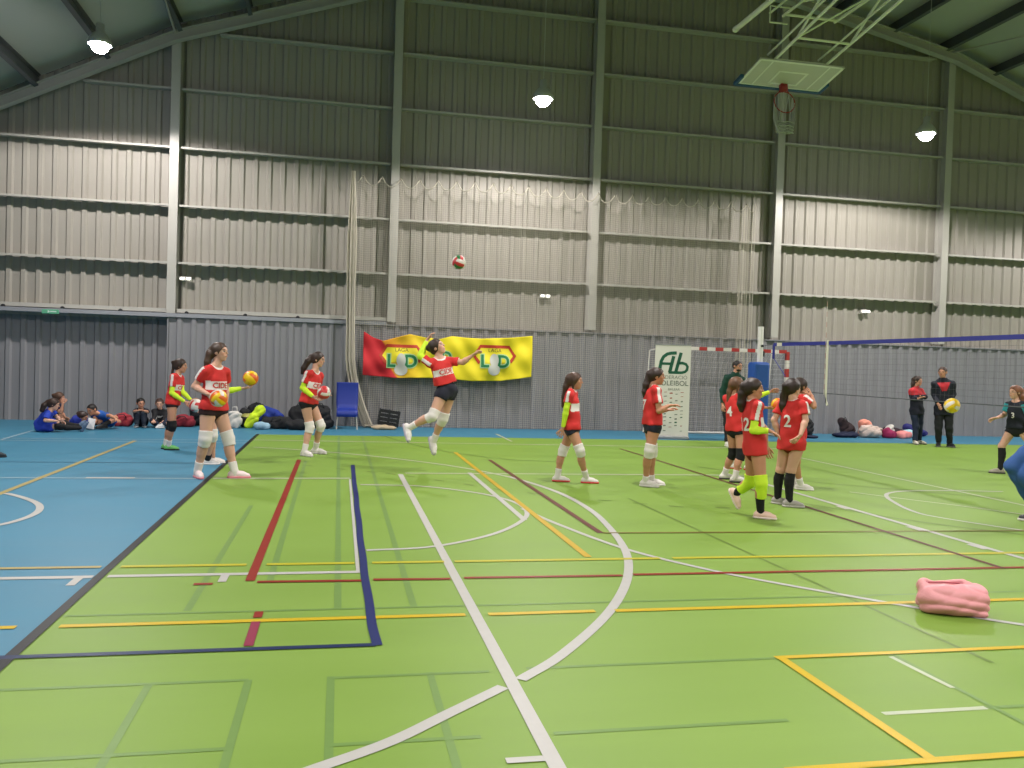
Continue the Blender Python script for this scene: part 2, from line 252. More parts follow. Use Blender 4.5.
'S': [(1.42, 0.205), (-5.466, 17.419, 0.133), (-5.256, 17.274, 0.413), (0.825, 0.364, -0.432), (0.831, 0.287, -0.476), (-5.208, 17.288, 0.523), (0.957, 0.202, -0.208), (0.203, 0.043, 0.978), (-5.483, 17.488, 0.159), (-5.127, 17.649, 0.141), (-4.924, 17.815, 0.094), (0.615, 0.187, 0.766), (-5.29, 17.407, 0.434), (-5.203, 17.485, 0.275), (-5.124, 17.457, 0.202), (-5.468, 17.363, 0.082), (-5.113, 17.366, 0.105), (-4.775, 17.469, 0.075), (0.499, -0.027, 0.866), (-5.282, 17.182, 0.312), (-5.294, 17.126, 0.232), (-5.103, 17.153, 0.224), (), (-5.041, 17.172, 0.252), (), (), (), [(-5.288, 17.264, 0.568), (-5.358, 17.243, 0.502), (-5.388, 17.234, 0.418)]],
'T': [(1.46, 0.205), (-5.743, 18.801, 0.119), (-5.592, 18.742, 0.461), (0.916, 0.096, -0.39), (0.914, 0.004, -0.405), (-5.546, 18.756, 0.577), (0.985, 0.147, -0.087), (0.086, 0.013, 0.996), (-5.752, 18.879, 0.117), (-5.585, 19.085, 0.206), (-5.522, 19.208, 0.043), (0.959, 0.284, 0), (-5.606, 18.88, 0.43), (-5.596, 18.988, 0.294), (-5.507, 19.014, 0.171), (-5.749, 18.729, 0.089), (-5.508, 18.696, 0.201), (-5.42, 18.723, 0.049), (0.994, 0.113, 0), (-5.622, 18.621, 0.391), (-5.459, 18.586, 0.29), (-5.427, 18.574, 0.452), (), (-5.405, 18.581, 0.513), (), (), (), [(-5.62, 18.734, 0.592), (-5.635, 18.729, 0.511)]],
'U': [(1.4, 0.205), (-5.119, 18.615, 0.137), (-5.105, 18.598, 0.152), (0.325, -0.483, -0.813), (0.325, -0.483, -0.813), (-5.044, 18.553, 0.213), (0.938, -0.16, -0.309), (0.305, -0.052, 0.951), (-5.07, 18.67, 0.124), (-5.182, 18.982, 0.096), (-5.279, 19.266, 0.11), (-0.229, 0.835, -0.5), (-5.033, 18.708, 0.116), (-5.145, 18.781, 0.059), (-5.03, 18.813, 0.049), (-5.186, 18.582, 0.13), (-5.238, 18.91, 0.1), (-5.354, 19.189, 0.114), (-0.229, 0.835, -0.5), (-5.233, 18.556, 0.127), (-5.149, 18.527, 0.051), (-4.984, 18.468, 0.028), (), (-4.905, 18.49, 0.022), (), (), (), [(-5.083, 18.542, 0.253), (-5.108, 18.535, 0.209)]],
'V': [(1.48, 0.205), (-4.562, 18.481, 0.152), (-4.67, 18.124, 0.319), (-0.601, -0.182, -0.778), (-0.281, -0.336, -0.899), (-4.759, 18.101, 0.386), (-0.422, -0.869, -0.259), (-0.113, -0.233, 0.966), (-4.5, 18.462, 0.108), (-4.36, 18.239, 0.222), (-4.521, 18.075, 0.101), (-0.718, -0.696, 0), (-4.533, 18.126, 0.275), (-4.418, 18.052, 0.283), (-4.285, 17.961, 0.226), (-4.616, 18.531, 0.181), (-4.633, 18.218, 0.168), (-4.774, 18.13, 0.093), (-0.828, -0.561, 0), (-4.778, 18.22, 0.317), (-4.682, 18.12, 0.184), (-4.706, 18.011, 0.107), (), (-4.757, 17.998, 0.093), (), (), (), [(-4.738, 18.107, 0.421), (-4.72, 18.111, 0.382)]],
'W': [(1.2, 0.205), (-4.03, 19.028, 0.096), (-4.02, 18.928, 0.371), (0.118, -0.931, -0.344), (0.118, -0.931, -0.344), (-4.025, 18.896, 0.493), (0.453, -0.887, -0.087), (0.04, -0.078, 0.996), (-3.968, 19.041, 0.083), (-3.923, 18.693, 0.272), (-3.899, 18.646, 0.074), (0.375, -0.927, 0), (-3.914, 18.957, 0.329), (-3.847, 18.665, 0.327), (-3.906, 18.468, 0.372), (-4.092, 19.026, 0.082), (-4.049, 18.677, 0.271), (-4.031, 18.63, 0.073), (-0.139, -0.99, 0), (-4.128, 18.93, 0.327), (-4.085, 18.633, 0.334), (-3.962, 18.506, 0.365), (), (), (), (), (), []],
'X': [(1.25, 0.205), (-3.669, 19.052, 0.092), (-3.649, 18.954, 0.36), (-0.006, -0.939, -0.344), (-0.006, -0.939, -0.344), (-3.66, 18.922, 0.492), (0.104, -0.985, -0.139), (0.015, -0.138, 0.99), (-3.605, 19.059, 0.074), (-3.479, 18.777, 0.14), (-3.544, 18.561, 0.072), (-0.629, -0.777, 0), (-3.54, 18.972, 0.308), (-3.519, 18.875, 0.206), (-3.537, 18.668, 0.136), (-3.735, 19.056, 0.083), (-3.757, 18.746, 0.137), (-3.619, 18.651, 0.064), (0.875, -0.485, 0), (-3.765, 18.968, 0.323), (-3.74, 18.851, 0.203), (-3.718, 18.652, 0.155), (), (), (), (), (), [(-3.624, 18.928, 0.526), (-3.613, 18.931, 0.442)]],
}
CAMAX = [(0.979587, -0.198615, 0.030999), (-0.02625, 0.026501, 0.999304), (0.199299, 0.979719, -0.020746)]
# ------------------------------------------------------------------ camera
CAMF = 852.0145
rr, uu, ff = (A3(q) for q in CAMAX)
cam = bpy.data.cameras.new('camera'); cam.sensor_width = 36; cam.lens = CAMF*36/1024; cam.clip_end = 200
co = bpy.data.objects.new('camera', cam); COL.objects.link(co)
M = Matrix.Identity(4)
for i in range(3): M[i][0], M[i][1], M[i][2] = rr[i], uu[i], -ff[i]
M[2][3] = 1.5; co.matrix_world = M; SC.camera = co

# ------------------------------------------------------------------ hall shell
XL, XR, YB, YW = -10., 25., -12., 20.0
ROOF = [(-10., 5.73), (-8.5, 6.46), (-3.68, 8.92), (1.16, 10.58), (6.0, 11.73), (10.84, 11.42), (15.68, 10.42), (20.5, 8.66), (25., 6.68)]
def roof_z(x):
    for (x0, z0), (x1, z1) in zip(ROOF, ROOF[1:]):
        if x0 <= x <= x1: return z0+(z1-z0)*(x-x0)/(x1-x0)
    return ROOF[0][1]
M_UP = mat('cladding paint', rgb(168, 163, 154), .55, noise=.05, nscale=1.5, spec=.3)
M_LOW = mat('lower cladding paint', rgb(140, 140, 144), .55, noise=.05, nscale=2, spec=.3)
M_STEEL = mat('painted steel', rgb(190, 187, 180), .45, noise=.04, nscale=3)
M_ROOF = mat('roof sheet', rgb(196, 198, 190), .6, noise=.04, nscale=.8, spec=.2)
M_PURL = mat('purlin steel', rgb(92, 95, 100), .55, noise=.05)
M_TRIM = mat('trim paint', rgb(150, 153, 160), .5)
M_SIDE = mat('side wall paint', rgb(140, 138, 134), .7, noise=.05, nscale=1)
def struct(o): o['kind'] = 'structure'; return o

GIRT_Y = 20.055
def corrugated(x0, x1, zf, z0, y, pitch=.30, depth=.045, face=-1):
    """trapezoid ribbed sheet facing the hall; zf(x) is its top"""
    V = []; F = []; n = int((x1-x0)/pitch)
    xs = []
    for i in range(n+1):
        b = x0+i*pitch
        xs += [(b, 0), (b+pitch*.50, 0), (b+pitch*.62, 1), (b+pitch*.88, 1)]
    xs = [(min(x, x1), d) for x, d in xs if x <= x1+pitch]
    for x, d in xs:
        yy = y-depth*d
        V += [(x, yy, z0), (x, yy, zf(x))]
    m = len(xs)
    for i in range(m-1):
        if xs[i+1][0] > xs[i][0]: F.append((2*i, 2*i+2, 2*i+3, 2*i+1))
    b = len(V); V += [(x0, y+.05, z0), (x1, y+.05, z0)]
    for x, d in xs[::4]: pass
    return V, F
V, F = corrugated(XL, XR, lambda x: roof_z(x), 2.3, 20.33)
wall = struct(mesh('wall_back', V, F, M_UP))
V, F = corrugated(-3.72, XR, lambda x: 2.36, 0, 20.045)
struct(mesh('lower_cladding', V, F, M_LOW, wall))
V, F = corrugated(XL, -3.72, lambda x: 2.36, 0, 20.40)
struct(mesh('recessed_cladding', V, F, M_LOW, wall))
mb = MB(); mb.box((-3.735, 20.2, 1.18), (.03, .40, 2.36)); mb.build('corner_flashing', M_LOW, wall)
mb = MB(); mb.box(((XL+1.05)/2, 20.17, 2.40), (1.05-XL, .40, .085)); mb.build('ledge_trim', M_TRIM, wall)
mb = MB(); mb.box(((XR+1.05)/2, 20.17, 2.37), (XR-1.05, .38, .03)); mb.build('ledge_flashing', M_LOW, wall)
for a, b in ((XL, -3.79), (-3.56, 1.05)):
    mb = MB(); mb.box(((a+b)/2, 20.15, 2.505), (b-a, .24, .085)); mb.build('bottom_rail', M_STEEL, wall)
M_BOLT = mat('bolt cap', rgb(30, 30, 34), .5)
for x in list(np.arange(-9.4, -3.9, 1.17))+[-3.35, -2.1, -.95, .2]:
    mb = MB(); mb.lathe((0, 0, 0), [(.012, 0), (.045, .0), (.045, .03), (.03, .05), (.005, .05)], 8)
    V = [(x+v[0], 20.03-v[2]*1.0, 2.455+v[1]) for v in mb.V]; mesh('bolt_cap', V, mb.F, M_BOLT, wall)
# columns (I sections) and horizontal girts between them
PX = [-3.676+4.839*n for n in range(-1, 6)]
def ibeam(mb, x, y0, y1, z0, z1, w=.19, t=.014):
    mb.box((x, y0+t/2, (z0+z1)/2), (w, t, z1-z0)); mb.box((x, y1-t/2, (z0+z1)/2), (w, t, z1-z0)); mb.box((x, (y0+y1)/2, (z0+z1)/2), (t, y1-y0-2*t, z1-z0))
for x in PX:
    mb = MB(); ibeam(mb, x, 19.97, 20.28, 2.445, roof_z(x)-.44); mb.build('column', M_STEEL, wall)
GZ = [3.577, 4.842, 6.120, 7.409, 8.69, 9.974, 11.2]
edges = [XL]+PX+[XR]
for z in GZ:
    for a, b in zip(edges, edges[1:]):
        # clip the run where the roof comes down
        xs = [x for x in np.linspace(a+.11, b-.11, 60) if roof_z(x)-.53 > z]
        if len(xs) < 4: continue
        mb = MB(); mb.box(((xs[0]+xs[-1])/2, 20.17, z+.0), (xs[-1]-xs[0], .24, .022)); mb.box(((xs[0]+xs[-1])/2, 20.055, z-.012), (xs[-1]-xs[0], .012, .045)); 
        mb.build('girt', M_STEEL, wall)
# roof: sheet, purlins, end rafter, further frames
V = []; F = []
for x, z in ROOF: V += [(x, YB, z), (x, 20.3, z), (x, YB, z+.06), (x, 20.3, z+.06)]
for i in range(len(ROOF)-1):
    a = 4*i; F += [(a, a+4, a+5, a+1), (a+2, a+3, a+7, a+6)]
ceil = struct(mesh('ceiling', V, F, M_ROOF))
PURL = [-9.3, -7.9, -6.56, -5.15, -3.68, -2.2, -.6, 1.2, 2.8, 4.4, 6.0, 7.6, 9.2, 10.8, 12.4, 13.95, 15.5, 17.0, 18.6, 20.2, 22., 23.6]
for x in PURL:
    z = roof_z(x); s = (roof_z(x+.1)-roof_z(x-.1))/.2; a = math.atan(s); ca, sa = math.cos(a), math.sin(a)
    R = np.array([(ca, 0, -sa), (0, 1, 0), (sa, 0, ca)]); c = A3((x, (YB+20.25)/2, z))+np.array((sa, 0, -ca))*.18
    mb = MB(); L_ = 20.25-YB
    mb.box(c, (.02, L_, .35), R); mb.box(c+R@A3((.04, 0, .17)), (.09, L_, .015), R); mb.box(c+R@A3((-.04, 0, -.17)), (.09, L_, .015), R)
    mb.build('purlin', M_PURL, ceil)
def rafter(y0, y1, drop, hgt, m):
    mb = MB()
    for (x0, z0), (x1, z1) in zip(ROOF, ROOF[1:]):
        def slab(za, zb, ya, yb):
            V = [(x, y, z) for (x, zz) in ((x0, z0), (x1, z1)) for y in (ya, yb) for z in (zz-za, zz-zb)]
            mb.add(V, [(0, 1, 3, 2), (4, 6, 7, 5), (0, 4, 5, 1), (2, 3, 7, 6), (0, 2, 6, 4), (1, 5, 7, 3)])
        slab(drop, drop+.02, y0, y1); slab(drop+hgt-.02, drop+hgt, y0, y1); slab(drop+.02, drop+hgt-.02, (y0+y1)/2-.01, (y0+y1)/2+.01)
    return mb.build('rafter', m, ceil)
rafter(19.75, 19.95, .345, .23, M_STEEL)
for y in (14.4, 8.6, 2.8, -3., -8.8): rafter(y-.12, y+.12, .355, .45, M_STEEL)
# bracing rods between the frames
for (xa, xb) in ((-3.68, -3.36), (15.5, 17.0)):
    mb = MB(); mb.tube((xa, 19.8, roof_z(xa)-.40), (xb, 14.6, roof_z(xb)-.42), .022, 6); mb.build('brace_rod', M_STEEL, ceil)
# other walls
for nm, a, b in (('wall_left', (XL, YB), (XL, 20.4)), ('wall_right', (XR, YB), (XR, 20.4))):
    x = a[0]; z = roof_z(x); s = -1 if x < 0 else 1
    mb = MB(); mb.box((x+.06*s, (YB+20.4)/2, z/2), (.1, 20.4-YB, z)); struct(mb.build(nm, M_SIDE))
V = [(XL, YB, 0), (XR, YB, 0)]+[(x, YB, z) for x, z in ROOF[::-1]]
V += [(x, y-.1, z) for x, y, z in V]; n = len(V)//2
struct(mesh('wall_front', V, [tuple(range(n)), tuple(range(n, 2*n))[::-1]]+[(i, n+i, n+(i+1) % n, (i+1) % n) for i in range(n)], M_SIDE))

# ------------------------------------------------------------------ sports floor
def floor_mat(name, c1, c2):
    m = mat(name, c1, .5, spec=.15); nt = m.node_tree; b = nt.nodes['Principled BSDF']; tc = nt.nodes.new('ShaderNodeTexCoord')
    mp = nt.nodes.new('ShaderNodeMapping'); mp.inputs['Scale'].default_value = (.35, 1.6, 1); nt.links.new(tc.outputs['Object'], mp.inputs['Vector'])
    n = nt.nodes.new('ShaderNodeTexNoise'); n.inputs['Scale'].default_value = 1.1; n.inputs['Detail'].default_value = 6; nt.links.new(mp.outputs['Vector'], n.inputs['Vector'])
    cr = nt.nodes.new('ShaderNodeValToRGB'); cr.color_ramp.elements[0].position = .32; cr.color_ramp.elements[1].position = .7
    cr.color_ramp.elements[0].color = (*c1, 1); cr.color_ramp.elements[1].color = (*c2, 1)
    nt.links.new(n.outputs['Fac'], cr.inputs['Fac']); nt.links.new(cr.outputs['Color'], b.inputs['Base Color'])
    r = nt.nodes.new('ShaderNodeMapRange'); r.inputs['To Min'].default_value = .42; r.inputs['To Max'].default_value = .58; nt.links.new(n.outputs['Fac'], r.inputs['Value']); nt.links.new(r.outputs['Result'], b.inputs['Roughness'])
    return m
M_GREEN = floor_mat('green court paint', rgb(122, 155, 62), rgb(130, 163, 70)); M_BLUE = floor_mat('blue court paint', rgb(66, 128, 157), rgb(72, 134, 163))
BX, BY = -1.54, 17.48
V = [(BX, YB, 0), (XR, YB, 0), (XR, BY, 0), (BX, BY, 0), (XL, YB, 0), (XL, 20.4, 0), (BX, 20.4, 0), (XR, 20.4, 0)]
floor = struct(mesh('floor', V, [(0, 1, 2, 3), (4, 0, 3, 6, 5), (3, 2, 7, 6)], [M_GREEN, M_BLUE], midx=[0, 1, 1]))
LZ = [.0012]
def strip(name, pts, w, m, smooth=True):
    """painted line of width w along floor points (metres)"""
    pts = [A3((*q, 0)) for q in pts]
    if smooth and len(pts) > 2:
        P = [2*pts[0]-pts[1]]+pts+[2*pts[-1]-pts[-2]]; out = []
        for i in range(1, len(P)-2):
            for t in np.linspace(0, 1, 8, endpoint=False):
                a, b, c, d = P[i-1:i+3]
                out.append(.5*((2*b)+(c-a)*t+(2*a-5*b+4*c-d)*t*t+(3*b-a-3*c+d)*t**3))
        pts = out+[pts[-1]]
    LZ[0] += .00004; z = LZ[0]; V = []
    for i, p in enumerate(pts):
        d = pts[min(i+1, len(pts)-1)]-pts[max(i-1, 0)]; d = d/np.linalg.norm(d); q = np.array((-d[1], d[0], 0))*w/2
        V += [p+q+(0, 0, z), p-q+(0, 0, z)]
    return mesh(name, V, [(2*i, 2*i+1, 2*i+3, 2*i+2) for i in range(len(pts)-1)], m, floor)
lm = lambda n, c, noise=.06: mat(n, tuple(q*.62 for q in c), .42, noise=noise, nscale=14, spec=.1)
LW = lm('white line paint', rgb(232, 230, 226)); LWF = lm('worn white line paint', rgb(228, 238, 204)); LWB = lm('worn white on blue', rgb(186, 216, 232)); LY = lm('yellow line paint', rgb(250, 214, 36)); LYF = lm('orange line paint', rgb(240, 200, 50)); LR = lm('red line paint', rgb(176, 54, 42)); LRF = lm('faded red line paint', rgb(150, 128, 58))
LRD = lm('dark red line paint', rgb(128, 72, 62)); LP = lm('purple red line paint', rgb(178, 66, 98)); LN = lm('navy line paint', rgb(40, 60, 108)); LT = lm('blue tape', rgb(44, 58, 128), .1); LK = lm('dark joint paint', rgb(38, 41, 46)); LG = lm('tape residue', rgb(141, 181, 97)); LGD = lm('dark green line paint', rgb(128, 162, 70)); LYL = lm('pale yellow line paint', rgb(230, 222, 60))
LYB = lm('ochre line paint', rgb(214, 196, 130))
# ghost marks of removed tape
for x in (.03, .49): strip('tape_residue', [(x, 5.24), (x, 17.3)], .045, LG)
for a, b in (((-.42, 5.9), (-.45, 13.)), ((-.84, 5.26), (-.84, 9.))): strip('tape_residue', [a, b], .045, LG)
for x in (0., .47, -.375, -.81): strip('tape_residue', [(x, 2.2), (x, 4.1)], .035, LG)
for a, b, y in ((-1.45, -.375, 4.1), (0, .76, 4.08), (.95, 6, 4.1), (-1.3, -.38, 3.38), (.0, .6, 3.36), (.9, 1.95, 3.35), (2.5, 6, 3.36), (-1.5, 6., 5.22)): strip('tape_residue', [(a, y), (b, y)], .03, LG)
strip('tape_residue', [(2.98, 4.08), (3.0, 2.6)], .03, LG); strip('court_line', [(2.42, 3.36), (2.95, 3.36)], .035, LWF); strip('court_line', [(2.95, 4.05), (2.97, 3.6)], .03, LWF)
strip('court_line', [(3.35, 9.45), (3.41, 5.8), (3.45, 3.9)], .03, LGD, False)
# dashed free-throw curve
dsh = [(-2.0, 13.6), (-1.2, 13.05), (-.25, 12.3), (.45, 11.75), (.84, 11.45), (1.42, 10.78), (1.95, 10.12), (2.55, 9.6), (3.16, 9.2), (3.74, 8.85), (4.7, 8.7)]
for i in range(34):
    t = i/34*(len(dsh)-1); k = int(t); u = t-k; a = A3(dsh[k])*(1-u)+A3(dsh[k+1])*u; d = nrm(A3(dsh[k+1])-A3(dsh[k]))
    if i % 2 == 0: strip('court_dash', [a, a+d*.16], .045, LGD, False)
strip('court_line', [(.95, 17.5), (1.18, 16.4), (1.74, 14.75), (2.18, 14.0), (2.72, 13.4), (3.52, 13.1)], .04, LGD)
strip('court_line', [(5.6, 12.6), (6.6, 10.9), (8.4, 9.4)], .04, LGD); strip('court_line', [(5.3, 9.2), (6.0, 7.9), (6.7, 7.1)], .035, LGD)
# white
for a, b, m in ((-9, -5.5, LWB), (-5.4, BX-.06, LWB), ): strip('court_line', [(a, 11.), (b, 11.)], .06, m)
strip('court_line', [(-9, 15.62), (BX, 15.62)], .05, LWB); strip('court_line', [(-5.6, 15.98), (BX, 16.15)], .05, LWB); strip('court_line', [(-5.53, 15.7), (-5.66, 17.6)], .05, LWB)
strip('court_line', [(-9, 12.55), (BX, 12.6)], .04, lm('dark blue line paint', rgb(66, 116, 150)))
strip('court_line', [(BX+.05, 11.02), (.17, 11.08)], .075, LWF); strip('court_line', [(.92, 11.62), (6, 11.58)], .07, LWF); strip('court_line', [(BX, 16.25), (9, 15.8)], .07, LWF)
strip('court_mark', [(-2.95, 11.02), (-2.40, 11.02)], .10, LW); strip('court_mark', [(-3.5, 11.05), (-3.4, 11.05)], .12, LWB); strip('court_mark', [(-1.3, 11.06), (-1.2, 11.06)], .12, LW)
strip('court_line', [(-9, 6.12), (BX-.04, 6.12)], .07, LW); strip('court_line', [(BX+.05, 6.13), (.165, 6.13)], .065, LW)
strip('court_mark', [(-1.66, 6.1), (-1.66, 5.9)], .055, LW); strip('court_mark', [(-.73, 6.1), (-.73, 5.92)], .055, LW)
strip('court_line', [(.172, 10.98), (.17, 6.10)], .026, LW)
strip('court_line', [(.84, -1.), (.845, 11.5)], .066, LW); strip('court_line', [(1.815, 11.7), (1.815, 8.1)], .06, LW)
strip('court_line', [(-1.38, 14.92), (-.6, 14.55), (.37, 13.87), (1.38, 12.84), (1.95, 12.0), (2.35, 11.15)], .06, LWF)
strip('court_line', [(2.3, 11.3), (2.5, 10.55), (2.63, 9.8), (2.66, 9.0), (2.61, 8.15), (2.40, 6.85), (2.11, 5.9), (1.69, 5.03), (1.2, 4.3), (.89, 3.95)], .066, LW)
strip('court_line', [(.79, 3.87), (.5, 3.60), (.24, 3.36), (-.03, 3.18), (-.4, 2.95)], .066, LW)
strip('court_line', [(1.93, 8.75), (2.1, 7.84), (2.38, 6.78), (2.75, 6.07), (3.08, 5.63), (3.45, 5.22), (3.80, 4.85), (4.17, 4.5), (4.7, 4.1)], .05, LW)
strip('court_line', [(.25, 6.83), (.81, 6.95), (1.4, 7.45), (1.82, 8.15), (1.96, 8.75), (1.9, 9.3), (1.62, 9.85), (1.02, 10.38), (.29, 10.5)], .05, LW)
strip('court_line', [(5.74, 5.5), (5.74, 11.6)], .066, LW); strip('court_line', [(8.2, 7.6), (8.25, 14.1)], .055, LWF)
for y, w in ((8.75, .16), (7.5, .12), (6.65, .12)): strip('court_mark', [(5.71, y-.09), (5.71, y+.12)], .11, LW)
strip('court_line', [(8.9, 10.0), (8.2, 10.08), (7.5, 10.05), (7.05, 9.85), (6.78, 9.5), (6.6, 9.1), (6.45, 8.7), (6.38, 8.35), (6.42, 8.15), (6.55, 7.85), (6.82, 7.36), (7.2, 6.8)], .05, LW)
strip('court_line', [(6.55, 9.95), (6.95, 9.35), (7.3, 8.85), (7.75, 8.1)], .045, LWF)
strip('court_line', [(3.42, 18.4), (3.41, 16.6)], .05, LWF); strip('court_mark', [(.66, 3.135), (.81, 3.135)], .045, LW)
strip('court_line', [(-3.4, 9.8), (-3.18, 9.56), (-2.95, 9.25), (-2.8, 8.95), (-2.72, 8.6), (-2.74, 8.25), (-2.86, 7.95), (-3.2, 7.6), (-3.7, 7.45)], .066, LW)
# yellow
for a, b in ((-9, BX-.14), (BX+.08, .78), (.92, 1.59), (1.72, 9)): strip('court_line', [(a, 5.02), (b, 5.025)], .055, LY)
for a, b, m in ((-9, BX-.06, LYB), (BX+.07, -.62, LYL), (-.48, .15, LYL), (.28, .82, LYL), (.9, 2.55, LYL), (2.66, 9, LYL)): strip('court_line', [(a, 6.4), (b, 6.4)], .06, m)
strip('court_line', [(1.98, 6.48), (1.98, 14.4)], .062, LYF); strip('court_line', [(-3.44, 9.6), (-3.44, 15.8)], .07, LYB)
strip('court_line', [(2.3, 4.1), (7, 4.12)], .045, LY); strip('court_line', [(2.33, 4.1), (2.33, 2.9)], .05, LY); strip('court_line', [(1.7, 2.915), (7, 2.915)], .045, LY)
# red
strip('court_line', [(-.55, 5.93), (-.55, 13.1)], .062, LR); strip('court_line', [(-.425, 4.58), (-.425, 5.0)], .05, LP); strip('court_line', [(-.425, 5.08), (-.425, 5.2)], .05, LR)
strip('court_mark', [(-.90, 5.87), (-.78, 5.87)], .05, LR)
for a, b in ((-.5, .2), (.27, .8), (.9, 2.06), (2.15, 10)): strip('court_line', [(a, 5.9), (b, 5.88)], .05, LR)
strip('court_line', [(2.4, 7.43), (7, 7.35)], .04, LRF); strip('court_line', [(2.38, 7.43), (2.38, 13.3)], .06, LRD); strip('court_line', [(5.26, 5.86), (5.26, 15.4)], .05, LRD)
# joints and blue tape
strip('court_edge_line', [(BX, -2), (BX, 17.5)], .062, LK)
for a, b in ((-9, BX), (BX, .23)): strip('court_line', [(a, 4.53), (b, 4.53)], .05, LN)
strip('tape_strip', [(.237, 4.52), (.222, 4.9), (.222, 5.4), (.213, 6.0), (.217, 6.6), (.212, 7.3), (.22, 8.0), (.216, 8.8), (.224, 9.6), (.22, 10.6), (.23, 12.5)], .054, LT)

# ------------------------------------------------------------------ lights
M_LAMP = mat('lamp bowl', (1, 1, 1), .3, emit=(.95, .94, 1.), estr=85); M_HOUS = mat('lamp housing', rgb(206, 208, 206), .4, metal=.2)
def highbay(x, y, z, label, group):
    r = empty('high_bay_lamp', (x, y, z), label, 'lamp', group)
    mb = MB(); mb.lathe((0, 0, 0), [(.205, .02), (.215, .02), (.20, .10), (.13, .21), (.075, .25), (.07, .40), (.02, .42), (.0, .42)], 24); mb.build('reflector', M_HOUS, r, True)
    mb = MB(); mb.lathe((0, 0, 0), [(.0, -.13), (.08, -.115), (.14, -.06), (.165, .02), (.14, .05), (0, .05)], 20); mb.build('lamp_bowl', M_LAMP, r, True)
    mb = MB(); mb.tube((0, 0, .41), (0, 0, roof_z(x)-z-.06), .006, 6); mb.build('suspension_rod', M_HOUS, r)
    l = bpy.data.lights.new('lamp light', 'SPOT'); l.energy = LPOW if y > 15 else 1330; l.spot_size = math.radians(SPOT if y > 15 else 149); l.spot_blend = .18; l.shadow_soft_size = .14; l.color = LCOL
    o = bpy.data.objects.new('lamp_light', l); COL.objects.link(o); o.location = (0, 0, -.16); o.parent = r
    return r
LPOW, SPOT, LCOL = 1500, 163, (1., .94, .90)
names = ['glowing high bay lamp left of the others, before the left roof slope', 'glowing high bay lamp in the middle, between the two columns above the yellow banner', 'glowing high bay lamp at right, below the folded basketball backboard']
for i, x in enumerate((-4.46, 3.92, 12.74)): highbay(x, 17., (7.145, 6.93, 6.964)[i], names[i], 'high bay lamps over the court')
for j, y in enumerate((17., 9.4, 1., -7.)):
    for x in (-4.46, 3.92, 12.74, 21.):
        if y == 17. and x < 20: continue
        highbay(x, y, 6.7, 'high bay lamp outside the picture, over the rest of the court', 'high bay lamps over the rest of the court')
# twin emergency lamps on the cladding
M_EM = mat('emergency lens', (1, 1, 1), .3, emit=(1, .95, .85), estr=2.5)
for i, (x, t) in enumerate(((-3.42, 'small lit twin emergency lamp on the wall just right of the leftmost column'), (4.86, 'small lit twin emergency lamp behind the ball net, above the banner'), (13.54, 'small lit twin emergency lamp on the wall at right, above the blue net tape'))):
    r = empty('emergency_lamp', (x, 20.17, 3.21), t, 'lamp', 'emergency lamps on the back wall')
    mb = MB(); mb.box((0, .04, .02), (.26, .07, .09)); mb.build('body', mat('emergency body', rgb(206, 204, 198), .5), r, bevel=.01)
    for s in (-1, 1):
        mb = MB(); mb.box((s*.07, -.012, .02), (.085, .03, .05)); mb.build('lens', M_EM, r, bevel=.008)
r = empty('exit_sign', (-6.11, 19.955, 2.37), 'thin green exit sign on the ledge at far left of the back wall', 'sign')
mb = MB(); mb.box((0, 0, .0), (.34, .02, .09)); mb.build('plate', mat('exit green', rgb(96, 176, 140), .4), r, bevel=.004)
mb = MB(); mb.box((.06, -.011, 0), (.12, .003, .025)); mb.add([(.0, -.0125, 0), (-.05, -.0125, .03), (-.05, -.0125, -.03)][::1]+[(.0, -.011, 0), (-.05, -.011, .03), (-.05, -.011, -.03)], [(0, 2, 1), (3, 4, 5), (0, 1, 4, 3), (1, 2, 5, 4), (2, 0, 3, 5)]); mb.build('arrow', mat('exit white', rgb(214, 232, 222), .5), r)

# ------------------------------------------------------------------ world, colour
w = bpy.data.worlds.new('world'); SC.world = w; w.use_nodes = True
w.node_tree.nodes['Background'].inputs['Color'].default_value = (.5, .55, .6, 1); w.node_tree.nodes['Background'].inputs['Strength'].default_value = .05
vs = SC.view_settings; vs.view_transform = 'Standard'; vs.look = 'None'; vs.gamma = 1; vs.use_curve_mapping = False; vs.exposure = 0.
# ------------------------------------------------------------------ props
def strands(polys, r):
    """thin three-sided cords along many polylines, as arrays"""
    V = []; Q = []; b = 0
    for p in polys:
        p = np.asarray(p, float); n = len(p); d = np.gradient(p, axis=0); d /= np.linalg.norm(d, axis=1)[:, None]+1e-9
        ref = np.where(np.abs(d[:, 2:3]) > .7, A3((1., 0, 0))[None], A3((0, 0, 1.))[None]); x = np.cross(d, ref); x /= np.linalg.norm(x, axis=1)[:, None]; y = np.cross(d, x)
        for k in range(3):
            t = 2*math.pi*k/3; V.append(p+r*(x*math.cos(t)+y*math.sin(t)))
        i = np.arange(n-1)
        for k in range(3):
            a = b+k*n; c = b+((k+1) % 3)*n; Q.append(np.stack([a+i, a+i+1, c+i+1, c+i], 1))
        b += 3*n
    return np.concatenate(V), np.concatenate(Q)
M_NET = mat('beige net cord', rgb(206, 198, 182), .8); M_NETD = mat('dark net cord', rgb(84, 86, 92), .8); M_NETW = mat('white net cord', rgb(214, 214, 210), .8)
